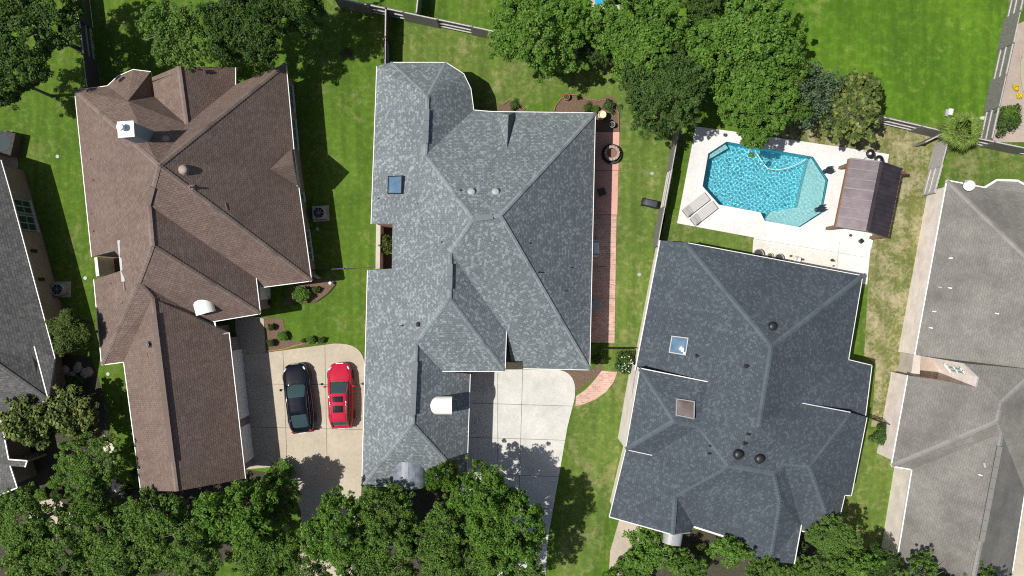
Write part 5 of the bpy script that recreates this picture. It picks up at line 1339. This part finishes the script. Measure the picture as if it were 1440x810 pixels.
rr = random.Random(8)
M['rock_white'] = plain('white_rock', (.62,.56,.48), .85, .2, scale=5); M['rock_dark'] = plain('dark_rock', (.10,.10,.105), .9, .35, scale=5)
def rock(px, py, r, mat, lab, gr):
    c = P(px, py, .1); bm = bmesh.new(); bmesh.ops.create_icosphere(bm, subdivisions=2, radius=r)
    sx_, sy_ = rr.uniform(.8,1.3), rr.uniform(.7,1.1); an = rr.uniform(0,3)
    for v in bm.verts:
        v.co *= 1+rr.uniform(-.13,.13); v.co.x *= sx_; v.co.y *= sy_; v.co.z *= .55
    bmesh.ops.rotate(bm, verts=bm.verts, matrix=Matrix.Rotation(an,3,'Z'))
    me = bpy.data.meshes.new('rock'); bm.to_mesh(me); bm.free(); me.materials.append(M[mat]); o = bpy.data.objects.new('rock', me); C.objects.link(o); o.location = (c.x,c.y,r*.25); tag(o, lab, 'rock', gr)
for k in range(34):
    t_ = k/34; x = 150+10*t_+3*math.sin(t_*9)+rr.uniform(-5,5); y = 617+78*t_
    dark = .40 < t_ < .56; rock(x, y, rr.uniform(.13,.24), 'rock_dark' if dark else 'rock_white', 'dark round rock in the middle of the pale stone border left of the brown garage' if dark else 'pale angular rock in the stone border left of the brown garage', 'dark rocks of the border' if dark else 'pale rocks of the border')
for k in range(16): rock(148+rr.uniform(-1.5,1.5)+k*.15, 568+3.2*k, .10, 'rock_dark', 'small dark edging stone in the shaded border line above the pale rocks', 'small dark edging stones')
for k in range(7): rock(88+rr.uniform(-4,4)+k*6, 519+rr.uniform(-8,10), rr.uniform(.22,.34), 'concrete_patio', 'flat stepping stone in shade below the olive tree', 'stepping stones in the shade')
# bed edging strips
def edging(lab, pts, mat='wood_brown'):
    mb = MB(); ps = [P(x,y)+Vector((0,0,.05)) for x, y in pts]
    for a, b_ in zip(ps, ps[1:]): mb.beam(a, b_, .06, .12)
    tag(mb.build('bed_edging', M[mat]), lab, 'edging')
edging('dark curved edging round the back flower bed of the grey house', [(777,165),(781,149),(788,140),(800,133),(812,134),(824,140),(840,142),(852,140)])
edging('straight timber edging at the right side of the back flower bed', [(852,140),(866,148),(869.5,160),(870,185)])
edging('timber edging of the bed left of the notch in the grey roof', [(706,148),(716,141),(726,142),(738,155)])
edging('low brick edging between the mulch and the tan driveway', [(374,494),(398,491),(430,482),(448,482)], 'terracotta')
edging('curved edging below the clipped bush of the brown house', [(412,428),(446,424),(462,412),(472,400)], 'mulch_dark')
for o in bpy.data.objects:
    if '_o' in o: del o['_o']

c = P(4,201,.8); t_ = thing('hot_tub', 'dark square hot tub on the paved slab at the left edge', 'hot tub', (c.x,c.y,.05), rz=R_(-12))
mb = MB(); mb.box((0,0,.42),(1.5,1.5,.84)); blp(t_, mb, 'cabinet', 'wood_dark'); mb = MB(); mb.box((0,0,.87),(1.56,1.56,.06)); blp(t_, mb, 'rim', 'stone_dark')
mb = MB(); mb.lathe([(.62,.90),(.60,.905),(0,.905)], (0,0,0), 24); blp(t_, mb, 'water', 'glass')
for o in bpy.data.objects:
    if '_o' in o: del o['_o']
